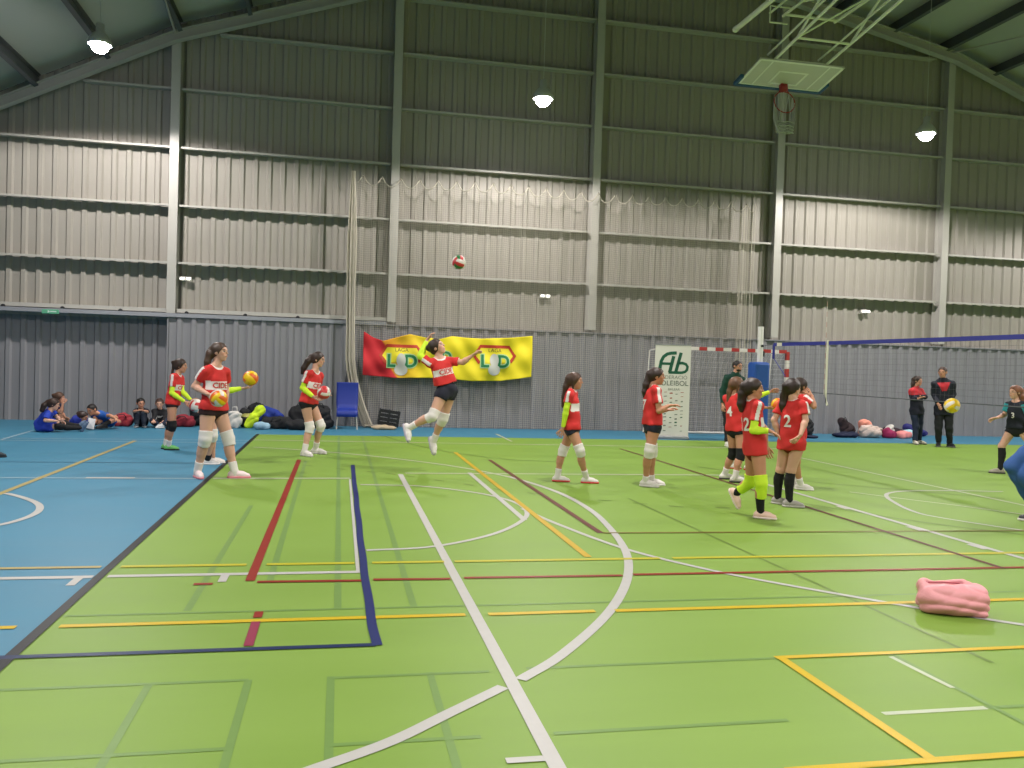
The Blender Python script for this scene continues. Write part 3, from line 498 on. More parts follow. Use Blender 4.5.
# --- big ball stop net hanging in scallops before the wall
r = empty('ball_stop_net', (5.1, 19.85, 0), 'tall beige ball stop net hung in scallops before the cladding, around the yellow banner', 'net')
X0, X1 = .30, 10.12
def net_top(x): t = (x/.43) % 1; return 5.77-.22*(1-(2*t-1)**2)**1.0-.02*math.sin(x*1.3)
def net_y(x, z): return 19.84+.045*np.sin(x*2*math.pi/.43)*(.35+.65*np.clip(z/5.7, 0, 1))+.012*np.sin(x*31+z*2)
pol = []
for x in np.arange(X0, X1+.01, .05):
    z = np.linspace(.02, net_top(x), 22); pol.append(np.stack([x+.012*np.sin(z*3+x*5), net_y(x, z), z], 1))
for z0 in np.arange(.06, 5.75, .05):
    run = []
    for x in np.arange(X0, X1+.01, .055):
        if z0 < net_top(x): run.append((x, net_y(x, z0), z0+.012*math.sin(x*9)))
        else:
            if len(run) > 2: pol.append(run)
            run = []
    if len(run) > 2: pol.append(run)
V, Q = strands(pol, .0026); keep(mesh('netting', V, Q, M_NET), r)
xs = np.arange(X0, X1, .02); V, Q = strands([np.stack([xs, net_y(xs, 5.7), [net_top(x) for x in xs]], 1)], .014); keep(mesh('top_cord', V, Q, M_NET), r)
pol = []
for i in range(26):
    a = random.uniform(0, 6.28); q = random.uniform(.3, 1); z = np.linspace(.03, 5.82, 24); sp_ = .05+.11*np.clip(1-z/5.8, 0, 1)**.7+.05*np.exp(-((z-4.2)/.9)**2)
    drift = .42*np.clip(1-z/1.6, 0, 1)**1.6+.05*np.clip((3.5-z)/3.5, 0, 1)
    pol.append(np.stack([.20+drift+q*sp_*math.cos(a), 19.80+q*sp_*.6*math.sin(a), z], 1))
V, Q = strands(pol, .010); keep(mesh('gathered_end', V, Q, M_NET), r)
pol = [np.stack([9.72+i*.03+.015*math.sin(i*2)+0*np.linspace(0, 1, 20), 19.83+.04*np.sin(i*1.7)+0*np.linspace(0, 1, 20), np.linspace(.03, 5.5+.02*i, 20)], 1) for i in range(14)]
V, Q = strands(pol, .007); keep(mesh('gathered_end', V, Q, M_NET), r)
pol = [[(.6+.5*t+.03*math.sin(i*3), 19.62+.03*i+.03*math.sin(t*9+i), .035+.02*math.sin(t*5+i)) for t in np.linspace(0, 1, 10)] for i in range(7)]
V, Q = strands(pol, .014); keep(mesh('net_skirt', V, Q, M_NET), r)

# --- long red and yellow banner
BT = [(.53, 2.19), (.75, 2.06), (.97, 1.99), (1.3, 2.09), (1.58, 2.17), (1.95, 2.10), (2.28, 2.08), (2.55, 2.16), (2.9, 2.13), (3.22, 2.125), (3.93, 2.17), (4.47, 2.235)]
BB = [(.53, 1.20), (1.27, 1.15), (2.3, 1.18), (3.0, 1.125), (3.73, 1.145), (4.47, 1.26)]
btop = lambda x: np.interp(x, *zip(*BT)); bbot = lambda x: np.interp(x, *zip(*BB))
def ban_y(x, z):
    v = (btop(x)-z)/(btop(x)-bbot(x))
    return 19.70-.028*np.sin(7*x+4*v)-.018*np.sin(13*x-9*v+1)-.02*np.sin(3.1*v*3+2.2*x)
xs = np.linspace(.53, 4.47, 150); n = 44; V = []; cc = []
for x in xs:
    for j in range(n):
        v = j/(n-1); z = btop(x)*(1-v)+bbot(x)*v; V.append((x, ban_y(x, z), z)); u = (x-.53)/3.94
        b = .10+.085*v+.012*math.sin(v*7)
        red = A3(rgb(206, 36, 46)); org = A3(rgb(238, 160, 36)); yel = A3(rgb(236, 218, 30))
        t = min(max((u-b)/.012, 0), 1); s = min(max((u-.14)/.24, 0), 1); cc.append(red*(1-t)+(org*(1-s)+yel*s)*t)
Q = np.array([(i*n+j, i*n+j+1, (i+1)*n+j+1, (i+1)*n+j) for i in range(len(xs)-1) for j in range(n-1)])
ban = empty('banner', (2.5, 19.7, 1.2), 'long wavy red and yellow cloth banner with green letters hung on the net', 'banner')
bn = keep(mesh('cloth', V, Q, vmat('banner cloth', .7), None, True, cc), ban); md = bn.modifiers.new('Solid', 'SOLIDIFY'); md.thickness = .004; md.offset = 1
def flat_text(txt, size, off=0., shear=0.):
    cu = bpy.data.curves.new('lettering', 'FONT'); cu.body = txt; cu.align_x = 'CENTER'; cu.align_y = 'CENTER'; cu.size = size; cu.offset = off; cu.shear = shear; cu.resolution_u = 4
    o = bpy.data.objects.new('lettering', cu); COL.objects.link(o); dg = bpy.context.evaluated_depsgraph_get(); dg.update()
    me = bpy.data.meshes.new_from_object(o.evaluated_get(dg)); bpy.data.objects.remove(o)
    bm = bmesh.new(); bm.from_mesh(me); bmesh.ops.triangulate(bm, faces=bm.faces)
    for _ in range(2): bmesh.ops.subdivide_edges(bm, edges=[e for e in bm.edges if e.calc_length() > .03], cuts=1); bmesh.ops.triangulate(bm, faces=bm.faces)
    U = np.array([v.co[:2] for v in bm.verts]); F = [[v.index for v in f.verts] for f in bm.faces]; bm.free(); return U, F
def poly_grid(pts, step=.02):
    bm = bmesh.new(); vs_ = [bm.verts.new((x, y, 0)) for x, y in pts]; bm.faces.new(vs_); bmesh.ops.triangulate(bm, faces=bm.faces)
    for _ in range(5): bmesh.ops.subdivide_edges(bm, edges=[e for e in bm.edges if e.calc_length() > step*1.5], cuts=1); bmesh.ops.triangulate(bm, faces=bm.faces)
    bm.verts.index_update(); U = np.array([v.co[:2] for v in bm.verts]); F = [[v.index for v in f.verts] for f in bm.faces]; bm.free(); return U, F
def on_banner(name, U, F, m, cx, cz, lift):
    x = U[:, 0]+cx; z = U[:, 1]+cz; keep(mesh(name, np.stack([x, ban_y(x, z)-lift-.012, z], 1), F, m), ban)
B_GR = mat('banner green', rgb(20, 120, 72), .7); B_PALE = mat('banner pale green', rgb(176, 214, 150), .7); B_RED = mat('banner dark red', rgb(190, 60, 26), .7); B_YL = mat('banner light yellow', rgb(240, 224, 40), .7); B_WH = mat('banner white', rgb(196, 198, 188), .7)
B_BR = mat('banner brown print', rgb(110, 96, 30), .7)
def band(pts, w):
    pts = [A3(p) for p in pts]; L = []; R_ = []
    for i, p in enumerate(pts):
        d = pts[min(i+1, len(pts)-1)]-pts[max(i-1, 0)]; d = d/np.linalg.norm(d); q = np.array((-d[1], d[0]))*w/2; L.append(tuple(p+q)); R_.append(tuple(p-q))
    return L+R_[::-1]
for cx, cz in ((1.40, 1.66), (3.57, 1.72)):
    on_banner('emblem_field', *poly_grid([(-.46, -.01), (-.33, .20), (.33, .20), (.46, .01), (.36, -.14), (-.36, -.16)]), B_YL, cx, cz, .004)
    on_banner('emblem_frame', *poly_grid(band([(-.35, -.17), (-.48, .0), (-.34, .225), (.34, .225), (.48, .02), (.38, -.13)], .075)), B_RED, cx, cz, .006)
    on_banner('emblem_text', *flat_text('LAGA', .12), B_BR, cx, cz+.135, .008)
    for t, dx in (('L', -.24), ('D', .21)):
        on_banner('letter_outline', *flat_text(t, .40, .035), B_PALE, cx+dx, cz-.13, .008); on_banner('letter', *flat_text(t, .40, .012), B_GR, cx+dx, cz-.13, .011)
    on_banner('emblem_figure', *poly_grid([(.105*math.cos(a), .16*math.sin(a)-.12) for a in np.arange(20)*math.pi/10]), B_WH, cx-.01, cz+.02, .014)
    on_banner('emblem_figure', *poly_grid([(.15*math.cos(a), .13*math.sin(a)-.32) for a in np.arange(20)*math.pi/10]), B_WH, cx-.01, cz+.0, .016)
for t, dx in (('D', .11),):
    on_banner('letter_outline', *flat_text(t, .34, .03), B_PALE, 2.32+dx, 1.66, .008); on_banner('letter', *flat_text(t, .34, .01), B_GR, 2.32+dx, 1.66, .011)

# --- roll-up display
ru = empty('roll_up_display', (7.225, 17.76, 0), 'tall white roll-up display with big green lettering standing by the goal', 'display')
a = -.27; RX = A3((math.cos(a), math.sin(a), 0)); RN = A3((math.sin(a), -math.cos(a), 0))
Rr = np.stack([RX, -RN, A3((0, 0, 1))], 1)
M_RU = mat('display sheet', rgb(226, 224, 216), .5)
mb = MB(); mb.box((0, 0, 1.07), (.78, .012, 2.02), Rr); mb.build('sheet', M_RU, ru)
mb = MB(); mb.box((0, 0, .035), (.80, .16, .07), Rr); mb.build('base', mat('aluminium', rgb(170, 172, 176), .35, metal=.5), ru, bevel=.015)
mb = MB(); mb.tube(A3((0, 0, .06))-RN*.06, A3((0, 0, 2.06))-RN*.03, .012); mb.box((0, 0, 2.085), (.79, .03, .025), Rr); mb.build('support_pole', MATS['aluminium'], ru)
G_ = mat('display green', rgb(8, 92, 66), .5); GD_ = mat('display dark print', rgb(70, 88, 80), .5); GG_ = mat('display small print', rgb(120, 130, 118), .5); GR_ = mat('display red print', rgb(170, 90, 70), .5)
def on_ru(name, U, F, m, lift=.009):
    P = U[:, :1]*RX+U[:, 1:2]*A3((0, 0, 1))+RN*lift; P2 = P-RN*.002; n = len(P); keep_local(mesh(name, np.concatenate([P, P2]), list(F), m), ru)
def keep_local(o, p): o.parent = p
K_ = .78/274; ux = lambda x: (x-181)*K_; uz = lambda y: 2.07-(y-36)*K_
def stroke(pts, w): return poly_grid(band([(ux(x), uz(y)) for x, y in pts], w*K_), .2)
for p_, w in (([(82, 240), (84, 200), (91, 160), (108, 125), (135, 104), (165, 96), (208, 93)], 25), ([(88, 178), (168, 178)], 20), ([(158, 247), (186, 118)], 26), ([(206, 238), (242, 90)], 25),
              ([(218, 172), (255, 170), (281, 178), (294, 198), (291, 222), (276, 238), (250, 245), (150, 246)], 21)): on_ru('logo_letter', *stroke(p_, w), G_)
def ru_text(t, size, y, m, x=181): U, F = flat_text(t, size); U = U+A3((ux(x), uz(y)))[None]; on_ru('printed_line', U, F, m)
ru_text('FEDERACIÓ', .115, 284, GG_, 190); ru_text('VOLEIBOL', .155, 330, GD_, 182); ru_text('BALEAR', .075, 377, GG_, 195)
random.seed(9)
for i, y in enumerate(range(406, 720, 32)):
    for j, x in enumerate((62, 92, 132, 176, 218, 260)):
        if random.random() < .12: continue
        w, h_ = random.uniform(8, 13), random.uniform(3, 6); yy = y+8*math.sin(j*2.1+i)
        on_ru('sponsor_mark', np.array([(ux(x-w), uz(yy+h_)), (ux(x+w), uz(yy+h_-2)), (ux(x+w*.8), uz(yy-h_)), (ux(x-w*.9), uz(yy-h_+2))]), [(0, 1, 2, 3)], random.choice([GG_, GD_, GG_, GR_, G_]))

# --- handball goal
gl = empty('handball_goal', (8.82, 18.4, 0), 'red and white striped handball goal with net before the back wall', 'goal')
M_GR = mat('goal red', rgb(176, 44, 40), .45); M_GW = mat('goal white', rgb(228, 222, 214), .45)
GX0, GX1, GY = 7.20, 10.34, 18.4
def striped(name, p0, d, L_, par):
    mb = MB(); p0 = A3(p0); d = A3(d); k = 0; t = 0
    while t < L_-.01:
        l = min(.2, L_-t); mb.cur = k % 2; c = p0+d*(t+l/2); s = np.where(np.abs(d) > .5, l, .08); mb.box(c, s); t += l; k += 1
    o = mb.build(name, [M_GR, M_GW], None); keep(o, par); return o
for x in (GX0, GX1): striped('goal_post', (x, GY, 2.04), (0, 0, -1), 2.04, gl)
striped('crossbar', (GX1-.04, GY, 2.04), (-1, 0, 0), GX1-GX0-.08, gl)
mb = MB()
for x in (GX0, GX1): mb.tube((x, GY+.04, .03), (x, GY+1.0, .03), .025); mb.tube((x, GY+.04, 2.02), (x, GY+.75, 1.98), .015); mb.tube((x, GY+.75, 1.98), (x, GY+1.0, .03), .015)
mb.tube((GX0, GY+1.0, .03), (GX1, GY+1.0, .03), .03); keep(mb.build('back_frame', M_GW), gl)
pol = []
gy = lambda z: GY+.06+.9*(1-(z/2.02)**2)**.8 if z < 2.02 else GY+.06
for x in np.arange(GX0, GX1+.01, .12): pol.append([(x, gy(z), z) for z in np.linspace(.05, 2.02, 14)])
for z in np.arange(.06, 2.0, .12): pol.append([(x, gy(z), z) for x in np.linspace(GX0, GX1, 10)])
for z in np.arange(.06, 2.0, .12):
    for x in (GX0, GX1): pol.append([(x, y, z) for y in np.linspace(GY+.05, gy(z), 4)])
V, Q = strands(pol, .0022); keep(mesh('goal_net', V, Q, M_NETW), gl)

# --- volleyball posts, net, antenna
M_WP = mat('white post paint', rgb(232, 230, 226), .4); M_PAD = mat('blue pad vinyl', rgb(30, 84, 168), .45, noise=.06); M_TAPE = mat('net tape blue', rgb(40, 46, 140), .7); M_BELT = mat('white belt', rgb(222, 220, 200), .7)
def vpost(y, label):
    r = empty('volleyball_post', (9.17, y, 0), label, 'post', 'volleyball posts')
    mb = MB(); mb.tube((0, 0, .0), (0, 0, 2.55), .062, 16); mb.build('pole', M_WP, r, False)
    mb = MB(); mb.box((-.02, 0, .92), (.38, .36, 1.69)); mb.build('protective_pad', M_PAD, r, bevel=.06)
    mb = MB(); mb.tube((.0, -.065, 2.12), (0, -.11, 2.12), .03, 10); mb.box((.07, 0, 1.95), (.05, .06, .12)); mb.build('winch', mat('winch metal', rgb(60, 62, 66), .4, metal=.6), r)
    return r
vpost(17.5, 'white volleyball post in a blue pad behind the cluster of girls in red'); vpost(3.6, 'white volleyball post in a blue pad near the camera, outside the picture')
NX, NY0, NY1, NZ0, NZ1 = 9.2, 16.95, 4.1, 1.17, 2.12
ntop = lambda y: NZ1-.02*math.sin(math.pi*(NY0-y)/(NY0-NY1))
vn = empty('volleyball_net', (NX, 10.5, 1.17), 'dark volleyball net with blue top tape stretched along the right half of the court', 'net')
pol = []
for y in np.arange(NY1, NY0+.01, .10): pol.append([(NX+.004*math.sin(y*9+z*7), y, z) for z in np.linspace(NZ0, ntop(y), 6)])
for k in range(1, 10): pol.append([(NX, y, NZ0+(ntop(y)-NZ0)*k/10) for y in np.linspace(NY1, NY0, 30)])
V, Q = strands(pol, .0016); keep(mesh('netting', V, Q, M_NETD), vn)
ys = np.linspace(NY1, NY0-.35, 40); mb = MB()
for i in range(len(ys)-1): mb.add([(NX+s*.006, y, ntop(y)+t) for y in (ys[i], ys[i+1]) for s in (-1, 1) for t in (-.01, .06)], [(0, 1, 5, 4), (2, 6, 7, 3), (1, 3, 7, 5), (0, 4, 6, 2)])
keep(mb.build('top_tape', M_TAPE), vn)
mb = MB(); mb.box((NX, NY0-.24, 2.145), (.014, .2, .07)); keep(mb.build('tape_end', M_BELT), vn)
mb = MB(); mb.box((NX, NY0-.07, 2.145), (.016, .14, .07)); mb.box((NX, NY0, 1.99), (.02, .07, .30)); mb.tube((NX, NY0, 1.86), (NX, 16.42, 1.47), .008); keep(mb.build('side_band', M_TAPE), vn)
mb = MB(); mb.path([(NX, y, NZ0-.012*math.sin(math.pi*(NY0-y)/(NY0-NY1))) for y in np.linspace(NY1, NY0, 24)], .009, 6); keep(mb.build('bottom_cord', M_NETD), vn)
mb = MB(); mb.tube((NX, NY0, 2.15), (NX, 17.36, 2.13), .006); mb.tube((NX, NY0, NZ0), (NX, 17.29, 1.2), .006); mb.tube((NX, NY1, 2.12), (NX, 3.70, 2.12), .006); mb.tube((NX, NY1, NZ0), (NX, 3.82, 1.2), .006); keep(mb.build('tension_cord', M_NETD), vn)
mb = MB(); AY = 14.86
mb.box((NX-.012, AY, 1.66), (.012, .055, 1.06))
mb.add([(NX-.018+dx, AY+y, z) for dx in (0, .008) for y, z in ((-.03, 1.14), (.03, 1.14), (-.03, .93), (-.10, .95))], [(0, 1, 3, 2), (4, 6, 7, 5), (0, 2, 6, 4), (1, 5, 7, 3), (2, 3, 7, 6), (0, 4, 5, 1)])
keep(mb.build('white_side_belt', M_BELT), vn)
an_ = empty('net_antenna', (NX, AY+.05, 1.2), 'thin faded striped antenna rod standing above the volleyball net', 'antenna')
mb = MB(); k = 0
for z in np.arange(1.14, 2.94, .1): mb.cur = k % 2; mb.tube((NX-.02, AY+.05, z), (NX-.02, AY+.05, z+.1), .006, 6); k += 1
keep(mb.build('rod', [mat('antenna white', rgb(214, 206, 196), .5), mat('antenna pink', rgb(196, 160, 150), .5)]), an_)

# --- folded basketball backboard hanging from the roof
bb = empty('basketball_backboard', (8.6, 15.6, 7.4), 'folded basketball backboard hung on white tubes high under the roof', 'backboard')
b0 = A3((8.60, 16.06, 7.34)); tv = nrm((0, 1.055*-1, .20)); bu = A3((1., 0, 0)); bnm = nrm(np.cross(bu, tv)); bnm = bnm if bnm[2] < 0 else -bnm
Rb = np.stack([bu, tv, bnm], 1); BP = lambda u, v, n=0.: b0+bu*u+tv*v+bnm*n
M_FR = mat('frame tube paint', rgb(250, 250, 232), .45)
mb = MB(); mb.box(BP(0, .475), (1.78, .95, .03), Rb); keep(mb.build('board', mat('board face', rgb(214, 210, 202), .5, noise=.06, nscale=5)), bb)
mb = MB()
for u0, v0, u1, v1, w_ in ((-.87, .02, .87, .02, .05), (-.87, .93, .87, .93, .05), (-.87, .02, -.87, .93, .05), (.87, .02, .87, .93, .05), (-.295, .16, .295, .16, .045), (-.295, .60, .295, .60, .045), (-.295, .16, -.295, .6, .045), (.295, .16, .295, .6, .045), (-.6, .02, -.6, .93, .03), (.6, .02, .6, .93, .03)):
    mb.box(BP((u0+u1)/2, (v0+v1)/2, .017), (abs(u1-u0)+w_, abs(v1-v0)+w_, .006), Rb)
keep(mb.build('board_marking', mat('board line', rgb(255, 253, 246), .5)), bb)
mb = MB(); mb.box(BP(0, -.03), (1.86, .08, .07), Rb); mb.box(BP(-.93, .12), (.07, .34, .07), Rb); mb.box(BP(.93, .12), (.07, .34, .07), Rb); keep(mb.build('edge_padding', mat('blue edge padding', rgb(34, 84, 128), .6), None, bevel=.01), bb)
rc = BP(.03, .15, .40)
mb = MB(); mb.path([rc+.225*(bu*math.cos(t)+bnm*math.sin(t)) for t in np.arange(28)*2*math.pi/28], .011, 8, True); mb.box(BP(.03, .14, .09), (.14, .10, .14), Rb); mb.tube(BP(-.03, .15, .12), rc+.225*(bu*-.5-bnm*.86), .012); mb.tube(BP(.09, .15, .12), rc+.225*(bu*.5-bnm*.86), .012)
rim = keep(mb.build('rim', mat('rim red', rgb(176, 52, 56), .5), None, True), bb)
pol = []
for i in range(12):
    t0 = math.pi*2*i/12
    p = rc+.22*(bu*math.cos(t0)+bnm*math.sin(t0)); e = A3((rc[0]+.20*math.cos(t0)*.8, rc[1]-.06+.04*math.sin(3*i), rc[2]-.62+.03*math.cos(5*i))); m_ = (p+e)/2+A3((.05*math.cos(t0), .02, -.04))
    pol.append([p, m_, e]); 
    t1 = t0+math.pi/6; p1 = rc+.22*(bu*math.cos(t1)+bnm*math.sin(t1)); pol.append([p1, (p1+e)/2+A3((-.03, 0, -.03)), e])
for zz in (.42, .5, .56, .62): pol.append([(rc[0]+.19*math.cos(t), rc[1]-.05+.05*math.sin(t), rc[2]-zz+.012*math.sin(4*t)) for t in np.linspace(0, 2*math.pi, 16)])
V, Q = strands(pol, .013); keep(mesh('hoop_net', V, Q, M_NETW), bb)
mb = MB(); T = lambda a, b, r_=.024: mb.tube(a, b, r_, 8)
lo = lambda x, y: (x, y, 7.56+(15.14-y)*.145); hi = lambda x, y: (x, y, 8.28)
for x in (8.05, 9.13):
    T(lo(x, 15.6), lo(x, 11.0), .028); T((x-.05, 15.4, 7.70), (x-.05, 11.0, 8.27), .02); T(hi(x, 14.95), hi(x, 9.5), .03)
    T(lo(x, 14.4), hi(x, 13.3)); T(lo(x, 12.9), hi(x, 13.3)); T((x, 9.6, 8.28), (x, 9.6, roof_z(x)-.25), .03); T((x, 12.6, 8.28), (x, 12.6, roof_z(x)-.25), .03); T(lo(x, 11.0), hi(x, 11.0))
    T((x, 12.6, 10.6), (x, 9.6, 8.4), .02)
for y in (15.2, 14.4, 12.2): T(lo(8.05, y), lo(9.13, y), .024)
for y in (14.88, 13.3, 11.2, 9.6): T(hi(8.05, y), hi(9.13, y), .026)
T(lo(8.05, 14.4), hi(9.13, 13.35), .018); T(lo(8.05, 13.0), hi(8.6, 13.3), .018); T(hi(8.05, 14.3), hi(9.13, 13.3), .018)
keep(mb.build('folding_frame', M_FR), bb)
mb = MB(); T((7.2, 15.14, 8.02), (7.2, 12.4, 8.0), .05); T((7.2, 15.2, 8.02), (7.2, 15.1, 8.02), .058); T((7.2, 12.6, 8.0), (8.05, 12.6, 8.28), .02); T((7.2, 13.6, 8.0), (8.05, 13.6, 8.28), .02); keep(mb.build('actuator', M_FR), bb)
mb = MB(); T(hi(7.75, 14.9), hi(7.75, 12.6), .022); T(hi(7.75, 14.0), hi(8.05, 14.0), .02); T((7.6, 14.6, 7.98), (7.95, 14.6, 7.98), .016); T((7.6, 14.6, 7.98), (7.6, 14.6, 8.28), .012); T((7.6, 14.6, 8.28), (8.05, 14.6, 8.28), .012); keep(mb.build('pulley_bracket', M_FR), bb)

# --- blue chair by the net
ch = empty('chair', (.20, 19.3, 0), 'blue shell chair with pale legs against the wall beside the gathered net', 'chair')
M_CB = mat('blue chair shell', rgb(24, 50, 150), .5, noise=.05); M_CL = mat('pale chair leg', rgb(200, 196, 186), .4)
xs_ = np.linspace(-.23, .23, 9); prof = [(-.30, .28), (-.28, .38), (-.24, .435), (-.1, .43), (.10, .425), (.17, .45), (.20, .55), (.225, .80), (.24, 1.0), (.235, 1.02)]
V = [(x*(1+.05*(k > 5)), y+.10*x*x*4*(.4), z) for k, (y, z) in enumerate(prof) for x in xs_]; nx_ = len(xs_)
o = mesh('shell', V, [(i*nx_+j, i*nx_+j+1, (i+1)*nx_+j+1, (i+1)*nx_+j) for i in range(len(prof)-1) for j in range(nx_-1)], M_CB, ch, True); md = o.modifiers.new('Solid', 'SOLIDIFY'); md.thickness = .02
for sx in (-1, 1):
    for sy in (-1, 1):
        mb = MB(); mb.tube((sx*.19, sy*.16, .40), (sx*.225, sy*.21-.02, 0), .014, 8); mb.build('leg', M_CL, ch)

# --- bags, clothes and other soft things along the wall
SOFT = vmat('soft fabric', .8, bump=.25, bscale=30)
def folds(s, a=.012, f=16):
    return lambda x, y, z: (a*1.6*(.5-np.abs(np.sin(f*.75*(x-1.1*z)+s+1.5*np.sin(9*z+5*y))))+a*np.sin(f*x+1.7*s+7*z)*np.sin(f*.8*z-s+5*y)+a*.6*np.sin(f*2.1*(x+.6*y)+3*s)*np.cos(f*1.3*z))*np.ones_like(x+y+z)
def rz(a): c, s = math.cos(a), math.sin(a); return np.array([(c, s, 0), (-s, c, 0), (0, 0, 1)])
def soft(name, loc, label, cat, prims, col, h=.012, seed=1, amp=.012, sub=(), group=None, part='cloth', k=.05):
    r = empty(name, (loc[0], loc[1], 0), label, cat, group)
    pr = []
    for p in prims:
        if p[0] == 'box': pr.append(RBox((loc[0]+p[1], loc[1]+p[2], p[3]), rz(p[7] if len(p) > 7 else 0), (p[4], p[5], p[6]), min(p[4], p[5], p[6])*.7))
        elif p[0] == 'ell': pr.append(Ell((loc[0]+p[1], loc[1]+p[2], p[3]), rz(p[7] if len(p) > 7 else 0), (p[4], p[5], p[6])))
        else: pr.append(Cone((loc[0]+p[1], loc[1]+p[2], p[3]), (loc[0]+p[4], loc[1]+p[5], p[6]), p[7], p[8]))
    obj_sdf(part, pr, col, r, SOFT, sub=sub, h=h, k=k, wrinkle=folds(seed, amp), clips=[((0, 0, -1), -.004)])
    return r
M_STRAP = mat('black webbing', rgb(26, 26, 30), .7); M_ZIP = mat('grey zip', rgb(120, 120, 124), .5)
def handle(r, pts, rad=.010, m=None, name='handle'):
    mb = MB(); mb.path(pts, rad, 6); return mb.build(name, m or M_STRAP, r, True)
BLK = rgb(24, 25, 30); DNV = rgb(22, 30, 62)
r = soft('sports_bag', (-4.40, 19.02), 'small red sports bag on the floor between the lounging players and the boys', 'bag', [('ell', 0, 0, .13, .20, .13, .14), ('box', .02, 0, .10, .18, .12, .10)], rgb(186, 60, 72), seed=2, part='bag_body'); handle(r, [(-.1, -.13, .18), (-.06, -.15, .25), (.06, -.15, .26), (.1, -.13, .19)])
r = soft('sports_bag', (-3.22, 19.1), 'dark red sports bag on the floor right behind the leftmost girl in red', 'bag', [('ell', 0, 0, .12, .24, .14, .13), ('box', .06, 0, .12, .17, .12, .12)], rgb(140, 34, 50), seed=3, part='bag_body'); handle(r, [(-.1, -.14, .17), (-.06, -.16, .23), (.06, -.16, .23), (.1, -.14, .17)])
r = soft('sports_bag', (-2.92, 19.45), 'big black sports bag standing behind the leftmost girl in red', 'bag', [('box', 0, 0, .22, .22, .17, .22), ('ell', 0, 0, .34, .17, .14, .14)], BLK, seed=4, part='bag_body'); handle(r, [(-.08, -.14, .42), (-.06, -.12, .53), (.06, -.12, .53), (.08, -.14, .42)])
r = soft('carrier_bag', (-2.16, 18.98), 'crumpled white carrier bag on the floor behind the tall girl with the ball', 'bag', [('box', 0, 0, .18, .13, .10, .18), ('ell', .02, -.02, .12, .15, .12, .12)], rgb(214, 210, 204), seed=5, amp=.018, part='bag_body')
for s in (-1, 1): handle(r, [(-.06, s*.03, .33), (-.04, s*.05, .45), (.04, s*.05, .45), (.06, s*.03, .33)], .008, mat('white plastic handle', rgb(214, 210, 204), .6))
r = soft('backpack', (-1.97, 19.36), 'black backpack with a yellowish patch beside the white carrier bag', 'bag', [('box', 0, 0, .20, .12, .12, .20), ('ell', .0, -.08, .16, .10, .09, .13)], lambda V: np.where(((np.abs(V[:, 2]-.26) < .035+.05*(V[:, 0]+1.98)) & (V[:, 1] < 19.31))[:, None], np.array(rgb(196, 190, 110))[None], np.array(BLK)[None]), seed=6, part='bag_body'); handle(r, [(-.04, 0, .39), (0, 0, .45), (.04, 0, .39)], .009)
soft('jacket', (-1.73, 19.0), 'neon yellow jacket slung upright over the pile of bags', 'jacket', [('cone', -.13, 0, .10, .09, .12, .40, .09, .10), ('cone', -.16, -.02, .06, -.05, 0, .22, .07, .10)], rgb(206, 236, 40), seed=7, k=.04)
soft('jacket', (-1.56, 18.68), 'small pale blue garment crumpled below the neon jacket', 'jacket', [('ell', -.05, 0, .08, .13, .09, .085), ('ell', .09, .01, .07, .09, .08, .07)], rgb(150, 186, 206), seed=8)
soft('jacket', (-1.47, 19.40), 'royal blue jacket lying on top of the black bags', 'jacket', [('cone', -.20, 0, .38, .12, 0, .30, .10, .09), ('ell', -.08, 0, .20, .20, .14, .18), ('cone', .08, 0, .30, .26, -.04, .24, .07, .06)], rgb(30, 56, 150), seed=9)
r = soft('sports_bag', (-1.78, 19.74), 'black bag behind the neon yellow jacket', 'bag', [('box', 0, 0, .24, .17, .10, .24), ('ell', 0, 0, .40, .13, .10, .10)], BLK, seed=10, part='bag_body'); handle(r, [(-.06, -.08, .47), (0, -.08, .53), (.06, -.08, .47)])
r = soft('sports_bag', (-1.28, 18.98), 'long black holdall lying in front of the royal blue jacket', 'bag', [('cone', -.20, 0, .13, .22, 0, .13, .13, .13), ('box', 0, -.02, .10, .26, .12, .10)], BLK, seed=11, part='bag_body'); handle(r, [(-.12, -.13, .14), (-.08, -.16, .24), (.08, -.16, .25), (.12, -.13, .14)])
r = soft('sports_bag', (-.82, 19.64), 'bulky black kit bag left of the legs of the girl by the blue chair', 'bag', [('box', 0, 0, .22, .24, .17, .22), ('ell', .05, 0, .36, .20, .15, .16)], BLK, seed=12, part='bag_body'); handle(r, [(-.08, -.14, .45), (-.05, -.15, .54), (.06, -.15, .54), (.09, -.14, .45)])
r = soft('sports_bag', (-.80, 18.70), 'low black bag with a tiny pale logo at the foot of the bulky kit bag', 'bag', [('cone', -.17, 0, .11, .19, .0, .10, .11, .11), ('ell', .05, -.02, .10, .2, .12, .10)], BLK, seed=13, part='bag_body')
mb = MB(); mb.box((.12, -.125, .12), (.03, .01, .02)); mb.build('logo_patch', M_CL, r)
r = soft('sports_bag', (-.40, 19.20), 'tall black kit bag right of the ponytailed girl, beside the blue chair', 'bag', [('box', .0, 0, .24, .25, .18, .24), ('ell', -.03, 0, .38, .19, .15, .17), ('ell', .14, -.04, .12, .18, .15, .12)], BLK, seed=14, part='bag_body'); handle(r, [(-.1, -.13, .46), (-.06, -.14, .56), (.06, -.14, .56), (.1, -.13, .46)])
